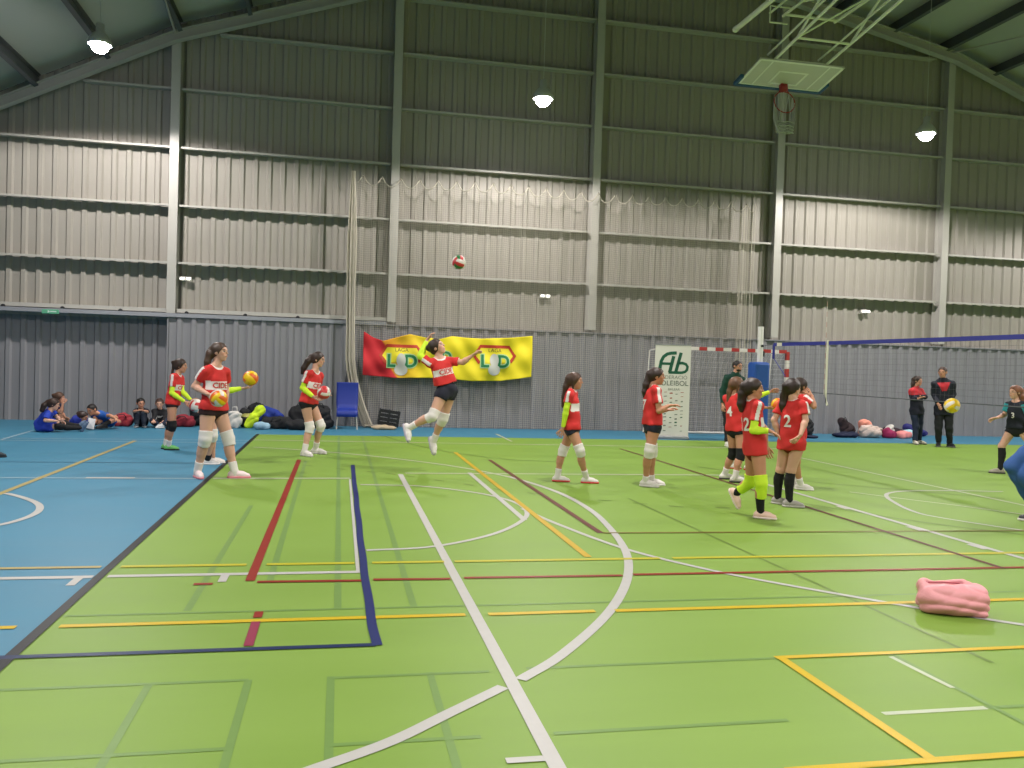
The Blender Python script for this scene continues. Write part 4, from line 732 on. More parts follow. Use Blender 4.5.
# black crate behind the jumping girl
r = empty('crate', (1.13, 19.42, 0), 'black slatted crate lying behind the net below the red end of the banner', 'crate')
Rc_ = np.array([(math.cos(.14), 0, math.sin(.14)), (0, 1, 0), (-math.sin(.14), 0, math.cos(.14))]); mb = MB(); c0 = A3((0, 0, .25)); M_CR = mat('black crate plastic', rgb(24, 25, 28), .45)
for k in range(4):
    z = -.14+k*.093
    for sy in (-1, 1): mb.box(c0+Rc_@A3((0, sy*.14, z)), (.46, .015, .062), Rc_)
    for sx in (-1, 1): mb.box(c0+Rc_@A3((sx*.225, 0, z)), (.015, .28, .062), Rc_)
for sx in (-1, 0, 1):
    for sy in (-1, 1): mb.box(c0+Rc_@A3((sx*.215, sy*.143, 0)), (.03, .02, .36), Rc_)
mb.build('crate_body', M_CR, r); mb = MB(); mb.box(c0+Rc_@A3((0, 0, -.165)), (.45, .28, .015), Rc_); mb.build('crate_bottom', M_CR, r)
soft('cloth_bundle', (.98, 19.22), 'flat beige cloth folded on the floor under the black crate', 'cloth', [('ell', -.02, -.08, .05, .24, .12, .05), ('ell', .12, -.09, .04, .2, .1, .04)], rgb(186, 168, 140), seed=15, amp=.008)
# right hand side
r = soft('backpack', (11.36, 19.2), 'black backpack standing on the floor right of the cluster of girls in red', 'bag', [('box', 0, 0, .20, .17, .13, .20), ('ell', 0, 0, .33, .12, .11, .13), ('ell', 0, -.10, .14, .13, .09, .12)], BLK, seed=16, part='bag_body'); handle(r, [(-.04, 0, .44), (0, 0, .50), (.04, 0, .44)], .010)
mb = MB(); mb.box((0, -.16, .2), (.05, .012, .02)); mb.build('logo_patch', M_ZIP, r)
soft('jacket', (11.15, 18.55), 'small dark garment flat on the blue floor before the black backpack', 'jacket', [('ell', 0, 0, .035, .16, .12, .04)], DNV, seed=17, amp=.006)
soft('jacket', (12.30, 18.96), 'dark blue blanket lying flat left of the pile of pink clothes', 'blanket', [('ell', -.05, 0, .06, .30, .18, .06), ('ell', .16, .02, .07, .22, .16, .07)], DNV, seed=18, amp=.01)
r = soft('sports_bag', (12.62, 19.50), 'dark brown bag leaning on the wall above the dark blue blanket', 'bag', [('cone', -.10, 0, .36, .14, 0, .16, .10, .13), ('ell', .05, 0, .16, .17, .12, .15)], rgb(50, 36, 40), seed=19, part='bag_body'); handle(r, [(-.12, -.09, .40), (-.08, -.14, .48), (0, -.12, .36)])
soft('jacket', (13.0, 19.02), 'cream padded jacket heaped at the left of the pile of clothes', 'jacket', [('ell', -.12, 0, .16, .16, .14, .16), ('ell', .08, -.03, .12, .24, .15, .12), ('cone', .0, .05, .26, .34, .06, .20, .06, .05)], rgb(222, 200, 190), seed=20)
soft('jacket', (13.14, 19.40), 'salmon pink top thrown on the cream padded jacket', 'jacket', [('ell', -.04, 0, .36, .12, .10, .08), ('box', -.01, 0, .20, .15, .11, .19), ('cone', .05, 0, .34, .17, 0, .28, .05, .04)], rgb(246, 160, 140), seed=21)
soft('jacket', (13.52, 18.96), 'magenta garment in the middle of the pile of clothes', 'jacket', [('box', 0, 0, .09, .15, .13, .09, .3), ('ell', -.04, .02, .17, .10, .10, .08)], rgb(150, 30, 84), seed=22)
soft('jacket', (13.76, 19.34), 'white garment crumpled right of the magenta one', 'jacket', [('ell', .0, 0, .14, .13, .12, .13), ('cone', -.02, -.02, .2, .10, .0, .26, .06, .04)], rgb(214, 212, 206), seed=23, amp=.018)
soft('jacket', (13.92, 18.96), 'pink garment folded beside the pale blue one at the end of the pile', 'jacket', [('box', 0, 0, .085, .18, .12, .08, .2), ('ell', -.08, 0, .12, .11, .11, .07)], rgb(240, 150, 150), seed=24)
soft('jacket', (14.26, 19.28), 'pale blue garment at the right end of the pile, by the woman', 'jacket', [('box', 0, 0, .085, .19, .12, .085, -.15), ('ell', .06, 0, .13, .10, .1, .06)], rgb(176, 220, 232), seed=25, amp=.008)
soft('jacket', (14.10, 19.66), 'black and maroon jacket lying against the wall behind the pale blue garment', 'jacket', [('ell', -.12, 0, .12, .24, .13, .11), ('ell', .15, 0, .10, .2, .12, .10)], rgb(46, 24, 34), seed=26)
soft('sports_bag', (14.66, 19.62), 'dark blue bag on the floor behind the legs of the woman', 'bag', [('cone', -.16, 0, .24, .02, 0, .15, .10, .13), ('ell', .20, .02, .10, .24, .14, .10)], rgb(44, 44, 116), seed=27, part='bag_body')

# --- pink bag near the camera
pk = empty('tote_bag', (3.915, 4.77, 0), 'crumpled pink bag lying on the green court at lower right', 'bag')
a = -.42; Rk = rz(a); c = A3((3.915, 4.79, .098)); W_ = lambda x, y, z: c+Rk.T@A3((x*.89, y*.93, z*.76))
pkp = [RBox(W_(0, 0, -.015), Rk, (.192, .108, .09), .04), Ell(W_(-.03, -.05, -.02), Rk, (.185, .105, .092)), Ell(W_(.12, .0, .0), Rk, (.105, .12, .092)), Cone(W_(-.18, .02, .085), W_(.08, .04, .105), .022, .026), Cone(W_(-.18, -.02, .08), W_(-.19, .03, .10), .025, .022),
       Cone(W_(.05, -.05, .085), W_(.19, -.06, -.02), .03, .022), Cone(W_(.10, .03, .09), W_(.205, .01, .03), .035, .025)]
pks = [Cone(W_(-.165, -.01, .118), W_(.05, .005, .122), .014, .018, None)]
wrk = lambda x, y, z: (.011*(.5-np.abs(np.sin(13*(x+.9*z)+6*np.sin(9*z+4*y))))+.007*(.5-np.abs(np.sin(21*(x-1.3*z)+2))))*np.ones_like(x+y+z)
PKc = rgb(236, 160, 166)
obj_sdf('bag_body', pkp, lambda V: np.array(PKc)[None]*np.ones((len(V), 1)), pk, vmat('pink bag fabric', .5, bump=.2, bscale=50), sub=pks, h=.006, k=.03, ksub=.012, wrinkle=wrk, clips=[((0, 0, -1), -.006)])
mb = MB(); mb.path([W_(-.165, -.012, .116), W_(-.06, .0, .123), W_(.05, .005, .122)], .005, 6); keep(mb.build('zip', mat('pink zip', rgb(186, 76, 88), .5), None, True), pk)
mb = MB(); mb.path([W_(.10, .06, .09), W_(.18, .07, .105), W_(.225, .04, .06), W_(.215, .02, .0)], .008, 6); keep(mb.build('strap', mat('pale pink strap', rgb(240, 200, 186), .6), None, True), pk)

# --- balls
def ball(name, loc, cols, label, rot=(0, 0, 0), r=.105):
    n = 12; V = []; F = []; MI = []; R = Euler(rot).to_matrix()
    for f in range(6):
        ax = f//2; s = 1 if f % 2 else -1; b = len(V)
        for i in range(n+1):
            for j in range(n+1):
                u, v = math.tan((i/n-.5)*math.pi/2), math.tan((j/n-.5)*math.pi/2); p = [0, 0, 0]; p[ax] = s; p[(ax+1) % 3] = u; p[(ax+2) % 3] = v
                d = nrm(p); edge = min(abs(i-q) for q in (0, 4, 8, 12)); V.append(d*(r-(.0028 if edge == 0 else 0)))
        for i in range(n):
            for j in range(n):
                q = (b+i*(n+1)+j, b+(i+1)*(n+1)+j, b+(i+1)*(n+1)+j+1, b+i*(n+1)+j+1); F.append(q if s > 0 else q[::-1]); MI.append((i//4+f) % len(cols))
    V = [tuple(R@Vector(tuple(v))) for v in V]
    o = mesh(name, V, F, [mat('ball %d %d %d' % tuple(int(q*255) for q in k), k, .4, noise=.03) for k in cols], None, True, midx=MI)
    o.location = loc; return tag(o, label, 'ball', 'volleyballs')
YE, OR, WH, RD, GN, GY_ = rgb(246, 206, 20), rgb(236, 110, 30), rgb(236, 228, 220), rgb(214, 56, 60), rgb(40, 130, 72), rgb(206, 214, 60)
def held(key): return joints(key)['ball']
# ------------------------------------------------------------------ people
SKIN = vmat('skin', .55, spec=.35); CLOTH = vmat('woven cloth', .8, bump=.15, bscale=90); HAIRM = vmat('hair strands', .5, spec=.4); SHOEM = vmat('shoe upper', .55)
RED = rgb(214, 46, 44); WHITE = rgb(238, 232, 228); NEON = rgb(218, 252, 56); NAVY = rgb(24, 26, 44); BLACK = rgb(20, 20, 24)
SKINC = rgb(222, 172, 148)

def joints(key):
    D = PEOPLE[key]; J = {'H': D[0][0], 'hh': D[0][1]}
    names = ['P', 'N', 'pf', 'cf', 'hc', 'hf', 'hu']+[n+S for S in 'LR' for n in ('hip', 'kn', 'an', 'fd', 'sh', 'el', 'wr')]
    for n, v in zip(names, D[1:22]): J[n] = A3(v)
    for n, v in zip([a+S for a in ('hd', 'pn') for S in 'LR']+['ball'], D[22:27]):
        if v: J[n] = A3(v)
    J['hairp'] = D[27]
    return J

def person(key, label, skin=SKINC, hair=rgb(58, 38, 30), style='tail', top='tee', topc=RED, band=True, stripe=True, number=None, chest=None, backtext=None,
           bottom='shorts', botc=NAVY, knee=None, kneelow=False, sock=WHITE, sockh=.30, shoe=WHITE, sole=WHITE, sleeve=None, sleeve_arms='R', longsleeve=False,
           lw=1., h=.009, yoke=None, gender='f', shirt_len=-.06, shorts_len=.2, sleevec=None, patch=None, headband=None, ankle=None, glasses=False):
    J = joints(key)
    H = J['H']; P, N = J['P'], J['N']
    up = nrm(N-P); T = np.linalg.norm(N-P)
    pf = J['pf']; cf = J['cf']; pl = np.cross(up, pf); cl = np.cross(up, cf)
    sp = lambda t: P+(N-P)*t
    Rp = np.array([pf, pl, up]); Rc = np.array([cf, cl, up])
    root = empty('person', (float((J['anL'][0]+J['anR'][0])/2), float((J['anL'][1]+J['anR'][1])/2), 0. if key != 'E' else .2), label, 'person')
    g = 1.0
    # --- body
    bd = [Ell(sp(.02), Rp, (.066*H, .088*H, .085*H)), Cone(sp(.05), sp(.55), .080*H, .070*H, (nrm(pf+cf), 1.42)),
          Ell(sp(.66), Rc, (.058*H, .083*H, .26*T+.02*H)), Cone(J['shL'], J['shR'], .028*H, .028*H),
          Cone(sp(1.02)+cl*.01*H, J['shL'], .024*H, .026*H), Cone(sp(1.02)-cl*.01*H, J['shR'], .024*H, .026*H)]
    if gender == 'm': bd.append(Ell(sp(.74), Rc, (.066*H, .1*H, .2*T)))
    legs = {}
    for S in 'LR':
        hp, kn, an = J['hip'+S], J['kn'+S], J['an'+S]
        a1 = nrm(kn-hp); a2 = nrm(an-kn); f2 = J['fd'+S]; bk = f2-(f2@a2)*a2; bk = -nrm(bk)
        legs[S] = [Cone(hp, kn, .054*H*lw, .035*H*lw), Ell(kn-bk*.004*H, np.eye(3), (.036*H*lw,)*3), Cone(kn, kn+(an-kn)*.45+bk*.008*H, .034*H*lw, .032*H*lw),
                   Cone(kn+(an-kn)*.3+bk*.010*H, an, .033*H*lw, .0205*H*lw)]
        bd += legs[S]
        fd = f2; fu = nrm(-a2-((-a2)@fd)*fd)
        if abs(fu[2]) < .2 and abs(fd[2]) < .3: fu = A3((0, 0, 1.)); 
        if abs(fd[2]) < .15: fd = nrm((fd[0], fd[1], 0)); fu = A3((0, 0, 1.))
        legs[S+'f'] = (fd, np.cross(fu, fd), fu)
        bd.append(Cone(an-fu*.02*H, an+fd*.07*H-fu*.03*H, .02*H, .018*H))
    arms = {}
    for S in 'LR':
        sh, el, wr = J['sh'+S], J['el'+S], J['wr'+S]
        arms[S] = [Cone(sh, el, .029*H, .0215*H), Cone(el, el+(wr-el)*.3, .0225*H, .0235*H), Cone(el+(wr-el)*.3, wr, .0235*H, .0145*H)]
        bd += arms[S]
    # --- head
    hh = J['hh']*1.05; hc = J['hc']; hf = J['hf']; hu = J['hu']; hl = np.cross(hu, hf); Rh = np.array([hf, hl, hu])
    L = lambda f, l, u: hc+(hf*f+hl*l+hu*u)*hh
    bd += [Cone(N-up*.01*H, L(-.08, 0, -.28), .034*H, .031*H)]
    head = [Ell(L(-.04, 0, .10), Rh, (.44*hh, .36*hh, .40*hh)), Ell(L(.12, 0, -.20), Rh, (.27*hh, .26*hh, .30*hh)), Cone(L(.40, 0, .04), L(.47, 0, -.10), .025*hh, .045*hh),
            Ell(L(.27, 0, -.42), Rh, (.09*hh, .12*hh, .07*hh)), Cone(L(.36, -.13, .10), L(.36, .13, .10), .05*hh, .05*hh), Cone(L(.37, -.07, -.25), L(.37, .07, -.25), .045*hh, .045*hh)]
    for s in (-1, 1): head += [Ell(L(-.03, s*(.375 if style == 'short' else .338), -.02), Rh, (.085*hh, .03*hh, .12*hh)), Ell(L(.27, s*.16, -.08), Rh, (.1*hh, .09*hh, .09*hh))]
    # --- hands
    extra = []
    for S in 'LR':
        sg = 1 if S == 'L' else -1
        el, wr = J['el'+S], J['wr'+S]; fa = nrm(wr-el)
        hd = nrm(J['hd'+S]-wr) if 'hd'+S in J else fa
        if hd@fa < -.2: hd = nrm(hd+fa*1.0)
        if 'pn'+S in J: pn = J['pn'+S]
        elif 'ball' in J and np.linalg.norm(J['ball']-wr) < .42: pn = J['ball']-wr
        else: pn = -cl*sg if abs(hd[2]) > .5 else A3((0, 0, -1.))
        pn = pn-(pn@hd)*hd
        pn = nrm(pn) if np.linalg.norm(pn) > 1e-3 else nrm(np.cross(hd, cf))
        ac = np.cross(pn, hd)            # across the palm
        th = ac*sg
        q = .105*H
        pr = [Cone(wr-fa*.03*H, wr, .0165*H, .0135*H, ), Cone(wr, wr+hd*.22*q, .0135*H, .0145*H, (pn, 1.25)),
              Cone(wr+hd*.30*q-ac*.11*q, wr+hd*.47*q-ac*.15*q, .1*q, .085*q, (pn, 1.4)), Cone(wr+hd*.30*q+ac*.11*q, wr+hd*.47*q+ac*.15*q, .1*q, .085*q, (pn, 1.4))]
        hold = 'ball' in J and np.linalg.norm(J['ball']-wr) < .42
        cu = .38 if hold else .5
        fing = []
        for j, (off, ln) in enumerate(zip((.24, .085, -.075, -.225), (.40, .45, .41, .32))):
            b0 = wr+hd*.50*q+ac*sg*off*q
            d1 = nrm(hd*math.cos(cu*.5)+pn*math.sin(cu*.5)+ac*sg*(off*.35)); d2 = nrm(hd*math.cos(cu*1.6)+pn*math.sin(cu*1.6)+ac*sg*(off*.3))
            b1 = b0+d1*ln*.52*q; b2 = b1+d2*ln*.48*q
            fing += [Cone(b0, b1, .062*q, .055*q), Cone(b1, b2, .055*q, .044*q)]
        t0 = wr+hd*.14*q+th*.12*q; t1 = t0+nrm(hd*.75+th*.62+pn*.25)*.30*q; t2 = t1+nrm(hd*.95+th*.25+pn*.35)*.22*q
        fing += [Cone(t0, t1, .075*q, .062*q), Cone(t1, t2, .06*q, .048*q)]
        hv = .0042 if h < .0095 else .0055
        extra.append(sdf_mesh(pr+fing, h=hv, k=.005))
    hs = hair
    def bcol(V):
        c = np.tile(np.array(skin, float), (len(V), 1))
        q = (V-hc)/hh; f, l, u = q@hf, q@hl, q@hu
        al = np.abs(l)
        fr = (f > .2) & (al < .4) & (np.abs(u) < .5)
        c[fr & (((al-.16)/.07)**2+((u-.02)/.034)**2 < 1)] = (.42, .38, .36)
        c[fr & (((al-.16)/.036)**2+((u-.02)/.036)**2 < 1)] = (.03, .02, .015)
        c[fr & (((al-.165)/.095)**2+((u-.115)/.022)**2 < 1)] = np.array(hair)*.7+np.array(skin)*.25
        c[fr & ((al/.12)**2+((u+.25)/.032)**2 < 1)] = np.array(skin)*(.8, .5, .5)
        ch = fr & (((al-.2)/.1)**2+((u+.12)/.09)**2 < 1); c[ch] = c[ch]*(1.03, .93, .92)
        return c
    body = obj_sdf('body', bd+head, bcol, root, SKIN, h=h, k=.018, extra=extra)
    # --- hair
    face = [Ell(L(.42, 0, -.15), Rh, (.46*hh, .385*hh, .42*hh))]
    cap = [Ell(L(-.05, 0, .12), Rh, (.475*hh, .405*hh, .43*hh)), Ell(L(-.22, 0, -.06), Rh, (.26*hh, .33*hh, .30*hh))]
    wr_h = lambda x, y, z: .0032*np.sin(85*(x*hl[0]+y*hl[1]+z*hl[2])+30*(x*hf[0]+y*hf[1]+z*hf[2]))*np.ones_like(x+y+z)
    hp_ = [A3(q) for q in J.get('hairp', [])]
    tie = None
    if style == 'tail':
        st = L(-.46, 0, .14)
        pts = [L(-.36, 0, .16), st]+hp_[1:]
        r0 = .16*hh
        for i in range(len(pts)-1):
            cap.append(Cone(pts[i], pts[i+1], (.10, .17, .21, .19, .12)[min(i, 4)]*hh, (.17, .21, .19, .12, .06)[min(i, 4)]*hh))
        tie = st
    elif style == 'long':
        pts = [L(-.32, 0, .0)]+hp_
        for i in range(len(pts)-1): cap.append(Cone(pts[i], pts[i+1], (.30, .28, .24, .18, .12)[min(i, 4)]*hh, (.28, .24, .18, .12, .07)[min(i, 4)]*hh, (hf, 1.3)))
        cap += [Cone(L(-.05, .33, .0), L(-.1, .33, -.45), .09*hh, .06*hh), Cone(L(-.05, -.33, .0), L(-.1, -.33, -.45), .09*hh, .06*hh)]
    elif style == 'bun':
        cap += [Ell(L(-.5, 0, .2), Rh, (.17*hh, .17*hh, .17*hh))]
        if hp_: cap += [Cone(L(-.45, 0, .1), hp_[-1], .14*hh, .06*hh)]
    if style == 'short':
        cap = [Ell(L(-.05, 0, .13), Rh, (.465*hh, .385*hh, .40*hh)), Ell(L(-.2, 0, -.02), Rh, (.25*hh, .31*hh, .26*hh))]
        face = [Ell(L(.42, 0, -.18), Rh, (.40*hh, .42*hh, .44*hh))]
    def hcol(V):
        q = V@hl*60+V@hf*23; return np.array(hair)[None, :]*(1+.25*np.sin(q))[:, None]
    hr = obj_sdf('hair', cap, hcol, root, HAIRM, sub=face, h=min(h, .008), k=.02, wrinkle=wr_h)
    if tie is not None and h < .0095:
        tm = MB(); ax_ = nrm(hf*1+hu*.0); t1 = [tie+(hl*math.cos(a)+np.cross(hl, ax_)*math.sin(a))*.13*hh for a in np.arange(12)*math.pi/6]
        tm.path(t1, .03*hh, 6, True); keep(tm.build('hair_tie', mat('hair tie', rgb(40, 30, 34), .7), None, True), root)
    if gender == 'm' and key == 'H':
        obj_sdf('beard', [Ell(L(.15, 0, -.32), Rh, (.255*hh, .25*hh, .19*hh))], np.array(hair)*1.6, root, HAIRM, sub=[Ell(L(.36, 0, -.10), Rh, (.30*hh, .22*hh, .20*hh))], h=.007)
        gm = MB()
        for s in (-1, 1):
            gm.path([L(.44, s*.17+.12*math.cos(a), .02+.09*math.sin(a)) for a in np.arange(10)*math.pi/5], .012*hh, 5, True); gm.tube(L(.42, s*.28, .04), L(-.02, s*.40, .04), .012*hh, 5)
        keep(gm.build('spectacles', mat('spectacle frame', BLACK, .4)), root)
    # --- top
    tw = lambda x, y, z: (.0035*np.sin(38*z+17*(x*cl[0]+y*cl[1]))+.003*np.sin(31*(x-y)+24*z))*np.ones_like(x+y+z)
    infl = .012 if top == 'tee' else .018
    bw = 1.0
    tp = [Ell(sp(.66), Rc, (.058*H+infl, .083*H+infl, .26*T+.02*H+infl)),
          Cone(sp(.62), sp(shirt_len), .083*H*bw+infl, .098*H*bw+infl, (nrm(pf+cf), 1.30), [(-up, -(sp(shirt_len+.02)@up))]),
          Cone(J['shL'], J['shR'], .028*H+infl, .028*H+infl),
          Cone(sp(1.0)+cl*.012*H, J['shL'], .022*H+infl, .026*H+infl), Cone(sp(1.0)-cl*.012*H, J['shR'], .022*H+infl, .026*H+infl)]
    for S in 'LR':
        hp, kn = J['hip'+S], J['kn'+S]; tp.append(Cone(hp+up*.02*H, hp+(kn-hp)*.5, .054*H*lw+.016, .05*H*lw+.018, None, [(-up, -(sp(shirt_len+.02)@up))]))
    tp.append(Ell(sp(.02), Rp, (.066*H+.019, .088*H+.019, .085*H+.019), [(-up, -(sp(shirt_len+.02)@up))]))
    if gender == 'm': tp.append(Ell(sp(.74), Rc, (.066*H+infl, .1*H+infl, .2*T)))
    for S in 'LR':
        sh, el, wr = J['sh'+S], J['el'+S], J['wr'+S]; a = nrm(el-sh); c = sh+(el-sh)*.62
        if longsleeve:
            f = nrm(wr-el); e = el+(wr-el)*.93
            tp += [Cone(sh, el, .031*H+infl, .026*H+infl*.8), Cone(el, wr, .026*H+infl*.8, .018*H+infl*.7, None, [(f, e@f)])]
        else: tp.append(Cone(sh, el, .027*H+infl, .026*H+infl+.010, None, [(a, c@a)]))
    nk = [Ell(N+up*.022*H+cf*.012*H, Rc, (.044*H, .046*H, .034*H))] if top == 'tee' else [Cone(N+up*.03*H, N+up*.2*H, .036*H, .04*H)]
    if top == 'jacket': tp.append(Cone(N-up*.02*H, N+up*.018*H, .042*H, .040*H))
    def tcol(V):
        c = np.tile(np.array(topc, float), (len(V), 1)); q = V-P; u = q@up/T; f = q@cf/H; l = q@cl/H
        if yoke is not None:
            c[(u > .70)] = yoke
        if patch is not None:
            pc, u0, u1, pw = patch; c[(u > u0) & (u < u1) & (f > .0) & (np.abs(l) < pw*(.35+.65*(u-u0)/(u1-u0)))] = pc
        if sleevec is not None:
            for S in 'LR':
                s = 1 if S == 'L' else -1; sh, el = J['sh'+S], J['el'+S]; t = (V-sh)@nrm(el-sh); dd = np.linalg.norm(V-sh-t[:, None]*nrm(el-sh), axis=1); c[(t > -.03) & (dd < .05*H) & ((V-sh)@cl*s > -.025*H)] = sleevec
        if band: c[(u > .46) & (u < .66) & (f > .012) & (np.abs(l) < .098)] = WHITE
        for S in 'LR':
            s = 1 if S == 'L' else -1
            sh, el = J['sh'+S], J['el'+S]; a = nrm(el-sh); t = (V-sh)@a; o = nrm(cl*s+up*.6); o = o-(o@a)*a; o = nrm(o)
            rr = (V-sh)-t[:, None]*a; fr_ = np.cross(a, o)
            ln = np.linalg.norm(el-sh)
            if stripe:
                on = (np.abs(rr@fr_) < .014*H) & (rr@o > .01) & (t > -.04) ; c[on] = WHITE
        dn = np.linalg.norm(V-(N+up*.02*H+cf*.012*H), axis=1)
        if stripe: c[(dn < .053*H) & (u > .85)] = WHITE
        return c
    shirt = obj_sdf('jersey' if top == 'tee' else 'jacket', tp, tcol, root, CLOTH, sub=nk, h=h, k=.022, wrinkle=tw)
    # lettering laid on the cloth
    def lettering(txt, t, sz, front, color, l0=0.):
        cu = bpy.data.curves.new('t', 'FONT'); cu.body = txt; cu.align_x = 'CENTER'; cu.align_y = 'CENTER'; cu.size = sz; cu.resolution_u = 2; cu.offset = sz*.02
        to = bpy.data.objects.new('t', cu); COL.objects.link(to); dg = bpy.context.evaluated_depsgraph_get(); dg.update()
        me = bpy.data.meshes.new_from_object(to.evaluated_get(dg)); bpy.data.objects.remove(to); 
        bm = bmesh.new(); bm.from_mesh(me); bmesh.ops.triangulate(bm, faces=bm.faces); bmesh.ops.subdivide_edges(bm, edges=bm.edges, cuts=1)
        if not bm.faces: return
        UV = np.array([v.co[:] for v in bm.verts]); F = [[v.index for v in f.verts] for f in bm.faces]; bm.free()
        fd = cf if front else -cf; rd = np.cross(up, fd)*-1
        rd = cl*1.0 if front else -cl*1.0      # reader's right
        O = sp(t)[None]+UV[:, :1]*rd+UV[:, 1:2]*up+fd*.30*H+cl*l0*H
        for _ in range(60):
            x, y, z = O[:, 0], O[:, 1], O[:, 2]; d = np.full(len(O), 9.)
            for a in tp:
                e = a(x, y, z); w = np.clip(.5+.5*(d-e)/.022, 0, 1); d = d*(1-w)+e*w-.022*w*(1-w)
            d = d+tw(x, y, z)-.006
            O = O-fd*np.clip(d, 0, .03)[:, None]*.8
        b = O+fd*.0015; n = len(b); VV = np.concatenate([b, O-fd*.004])
        o = mesh('lettering', VV, F, mat('print '+'%.2f%.2f%.2f' % tuple(color), color, .6)); keep_sub(o, shirt)
    if chest: lettering(chest, .56, .075*H/1.5*1.15, True, RED)
    if number: lettering(number, .52, .19, False, WHITE)
    if backtext: lettering(backtext, .5, .12, True, WHITE)
    # --- bottom
    if bottom == 'shorts':
        sr = [Ell(sp(.02), Rp, (.066*H+.010, .088*H+.010, .085*H+.010), [(up, sp(.28)@up)])]
        for S in 'LR':
            hp, kn = J['hip'+S], J['kn'+S]; a = nrm(kn-hp); c = hp+(kn-hp)*shorts_len; sr.append(Cone(hp, kn, .054*H*lw+.010, .035*H*lw+.022, None, [(a, c@a)]))
        obj_sdf('shorts', sr, botc, root, CLOTH, h=h, k=.015, wrinkle=tw)
    else:
        sr = [Ell(sp(.02), Rp, (.066*H+.012, .088*H+.012, .085*H+.012), [(up, sp(.3)@up)])]
        for S in 'LR':
            hp, kn, an = J['hip'+S], J['kn'+S], J['an'+S]; a = nrm(an-kn); e = kn+(an-kn)*.97
            sr += [Cone(hp, kn, .054*H*lw+.012, .037*H*lw+.014), Cone(kn, an, .037*H*lw+.014, .026*H*lw+.012, None, [(a, e@a)])]
        obj_sdf('trousers', sr, botc, root, CLOTH, h=h, k=.02, wrinkle=tw)
    # --- knee pads, socks, shoes, sleeves
    for S in 'LR':
        hp, kn, an = J['hip'+S], J['kn'+S], J['an'+S]; a1 = nrm(kn-hp); a2 = nrm(an-kn)
        if knee is not None:
            lo = .62 if kneelow else .20
            t0 = kn-a1*.058*H; t1 = kn+a2*(.055*H if not kneelow else .115*H)
            kp = [Cone(hp, kn, .054*H*lw+.010, .035*H*lw+.012, None, [(-a1, -(t0@a1))]), Ell(kn, np.eye(3), (.036*H*lw+.012,)*3), Cone(kn, an, .036*H*lw+.011, .026*H*lw+.010, None, [(a2, t1@a2)])]
            obj_sdf('knee_pad', kp, knee, root, CLOTH, h=min(h, .008), k=.01)
        if sock is not None and bottom == 'shorts':
            t0 = kn+(an-kn)*(1-sockh); bk = legs[S][2].b-(kn+(an-kn)*.45)
            sk = [Cone(kn+(an-kn)*.3+bk*1.2, an, .033*H*lw+.006, .0205*H*lw+.008, None, [(-a2, -(t0@a2))]), Cone(an-a2*.01, an+a2*.03*H, .0205*H*lw+.007, .022*H)]
            if sockh > .6: sk.append(Cone(kn, kn+(an-kn)*.45+bk, .034*H*lw+.006, .032*H*lw+.006, None, [(-a2, -(t0@a2))]))
            obj_sdf('sock', sk, sock, root, CLOTH, h=min(h, .008), k=.012)
        if ankle is not None and S == 'R':
            obj_sdf('ankle_band', [Cone(an-a2*.055*H, an-a2*.005*H, .031*H, .031*H, None, [(-a2, -((an-a2*.06*H)@a2)), (a2, (an+a2*.0)@a2)])], ankle, root, CLOTH, h=.007)
        fd, fl_, fu = legs[S+'f']; s = H/1.6; ah = .048*H
        X = lambda a, b, c: an+(fd*a+fl_*b)*s+fu*c
        sl_ = (-fu, -(X(0, 0, -ah+.012*s)@fu))
        up_ = [Cone(X(-.045, 0, -ah+.042*s), X(.09, .004, -ah+.036*s), .036*s, .042*s, (fl_, 1.05), [sl_]), Cone(X(.09, .004, -ah+.034*s), X(.15, .0, -ah+.028*s), .040*s, .030*s, None, [sl_]),
               Cone(X(-.02, 0, -ah+.05*s), X(-.012, 0, .012*s), .038*s, .036*s), Cone(X(.0, 0, -.012*s), X(.07, 0, -ah+.048*s), .034*s, .034*s)]
        sc = shoe
        sho = obj_sdf('shoe', up_, sc, root, SHOEM, h=.007 if h < .0095 else .009, k=.02)
        s2 = [(-fu, -(X(0, 0, -ah)@fu)), (fu, X(0, 0, -ah+.024*s)@fu)]
        so = obj_sdf('sole', [Cone(X(-.045, 0, -ah+.02*s), X(.085, .004, -ah+.02*s), .042*s, .048*s, None, s2), Cone(X(.085, .004, -ah+.02*s), X(.152, 0, -ah+.02*s), .047*s, .037*s, None, s2)], sole, None, SHOEM, h=.006 if h < .0095 else .008, k=.01)
        keep_sub(so, sho)
    if sleeve is not None:
        for S in sleeve_arms:
            sh, el, wr = J['sh'+S], J['el'+S], J['wr'+S]; a = nrm(el-sh); f = nrm(wr-el); c = sh+(el-sh)*.55; e = el+(wr-el)*.95
            obj_sdf('arm_sleeve', [Cone(sh, el, .029*H+.005, .0215*H+.006, None, [(-a, -(c@a))]), Cone(el, el+(wr-el)*.3, .0225*H+.006, .0235*H+.006), Cone(el+(wr-el)*.3, wr, .0235*H+.006, .0145*H+.006, None, [(f, e@f)])],
                    sleeve, root, CLOTH, h=min(h, .008), k=.012)
    return root, J
def keep_sub(o, par):
    o.parent = par
    return o
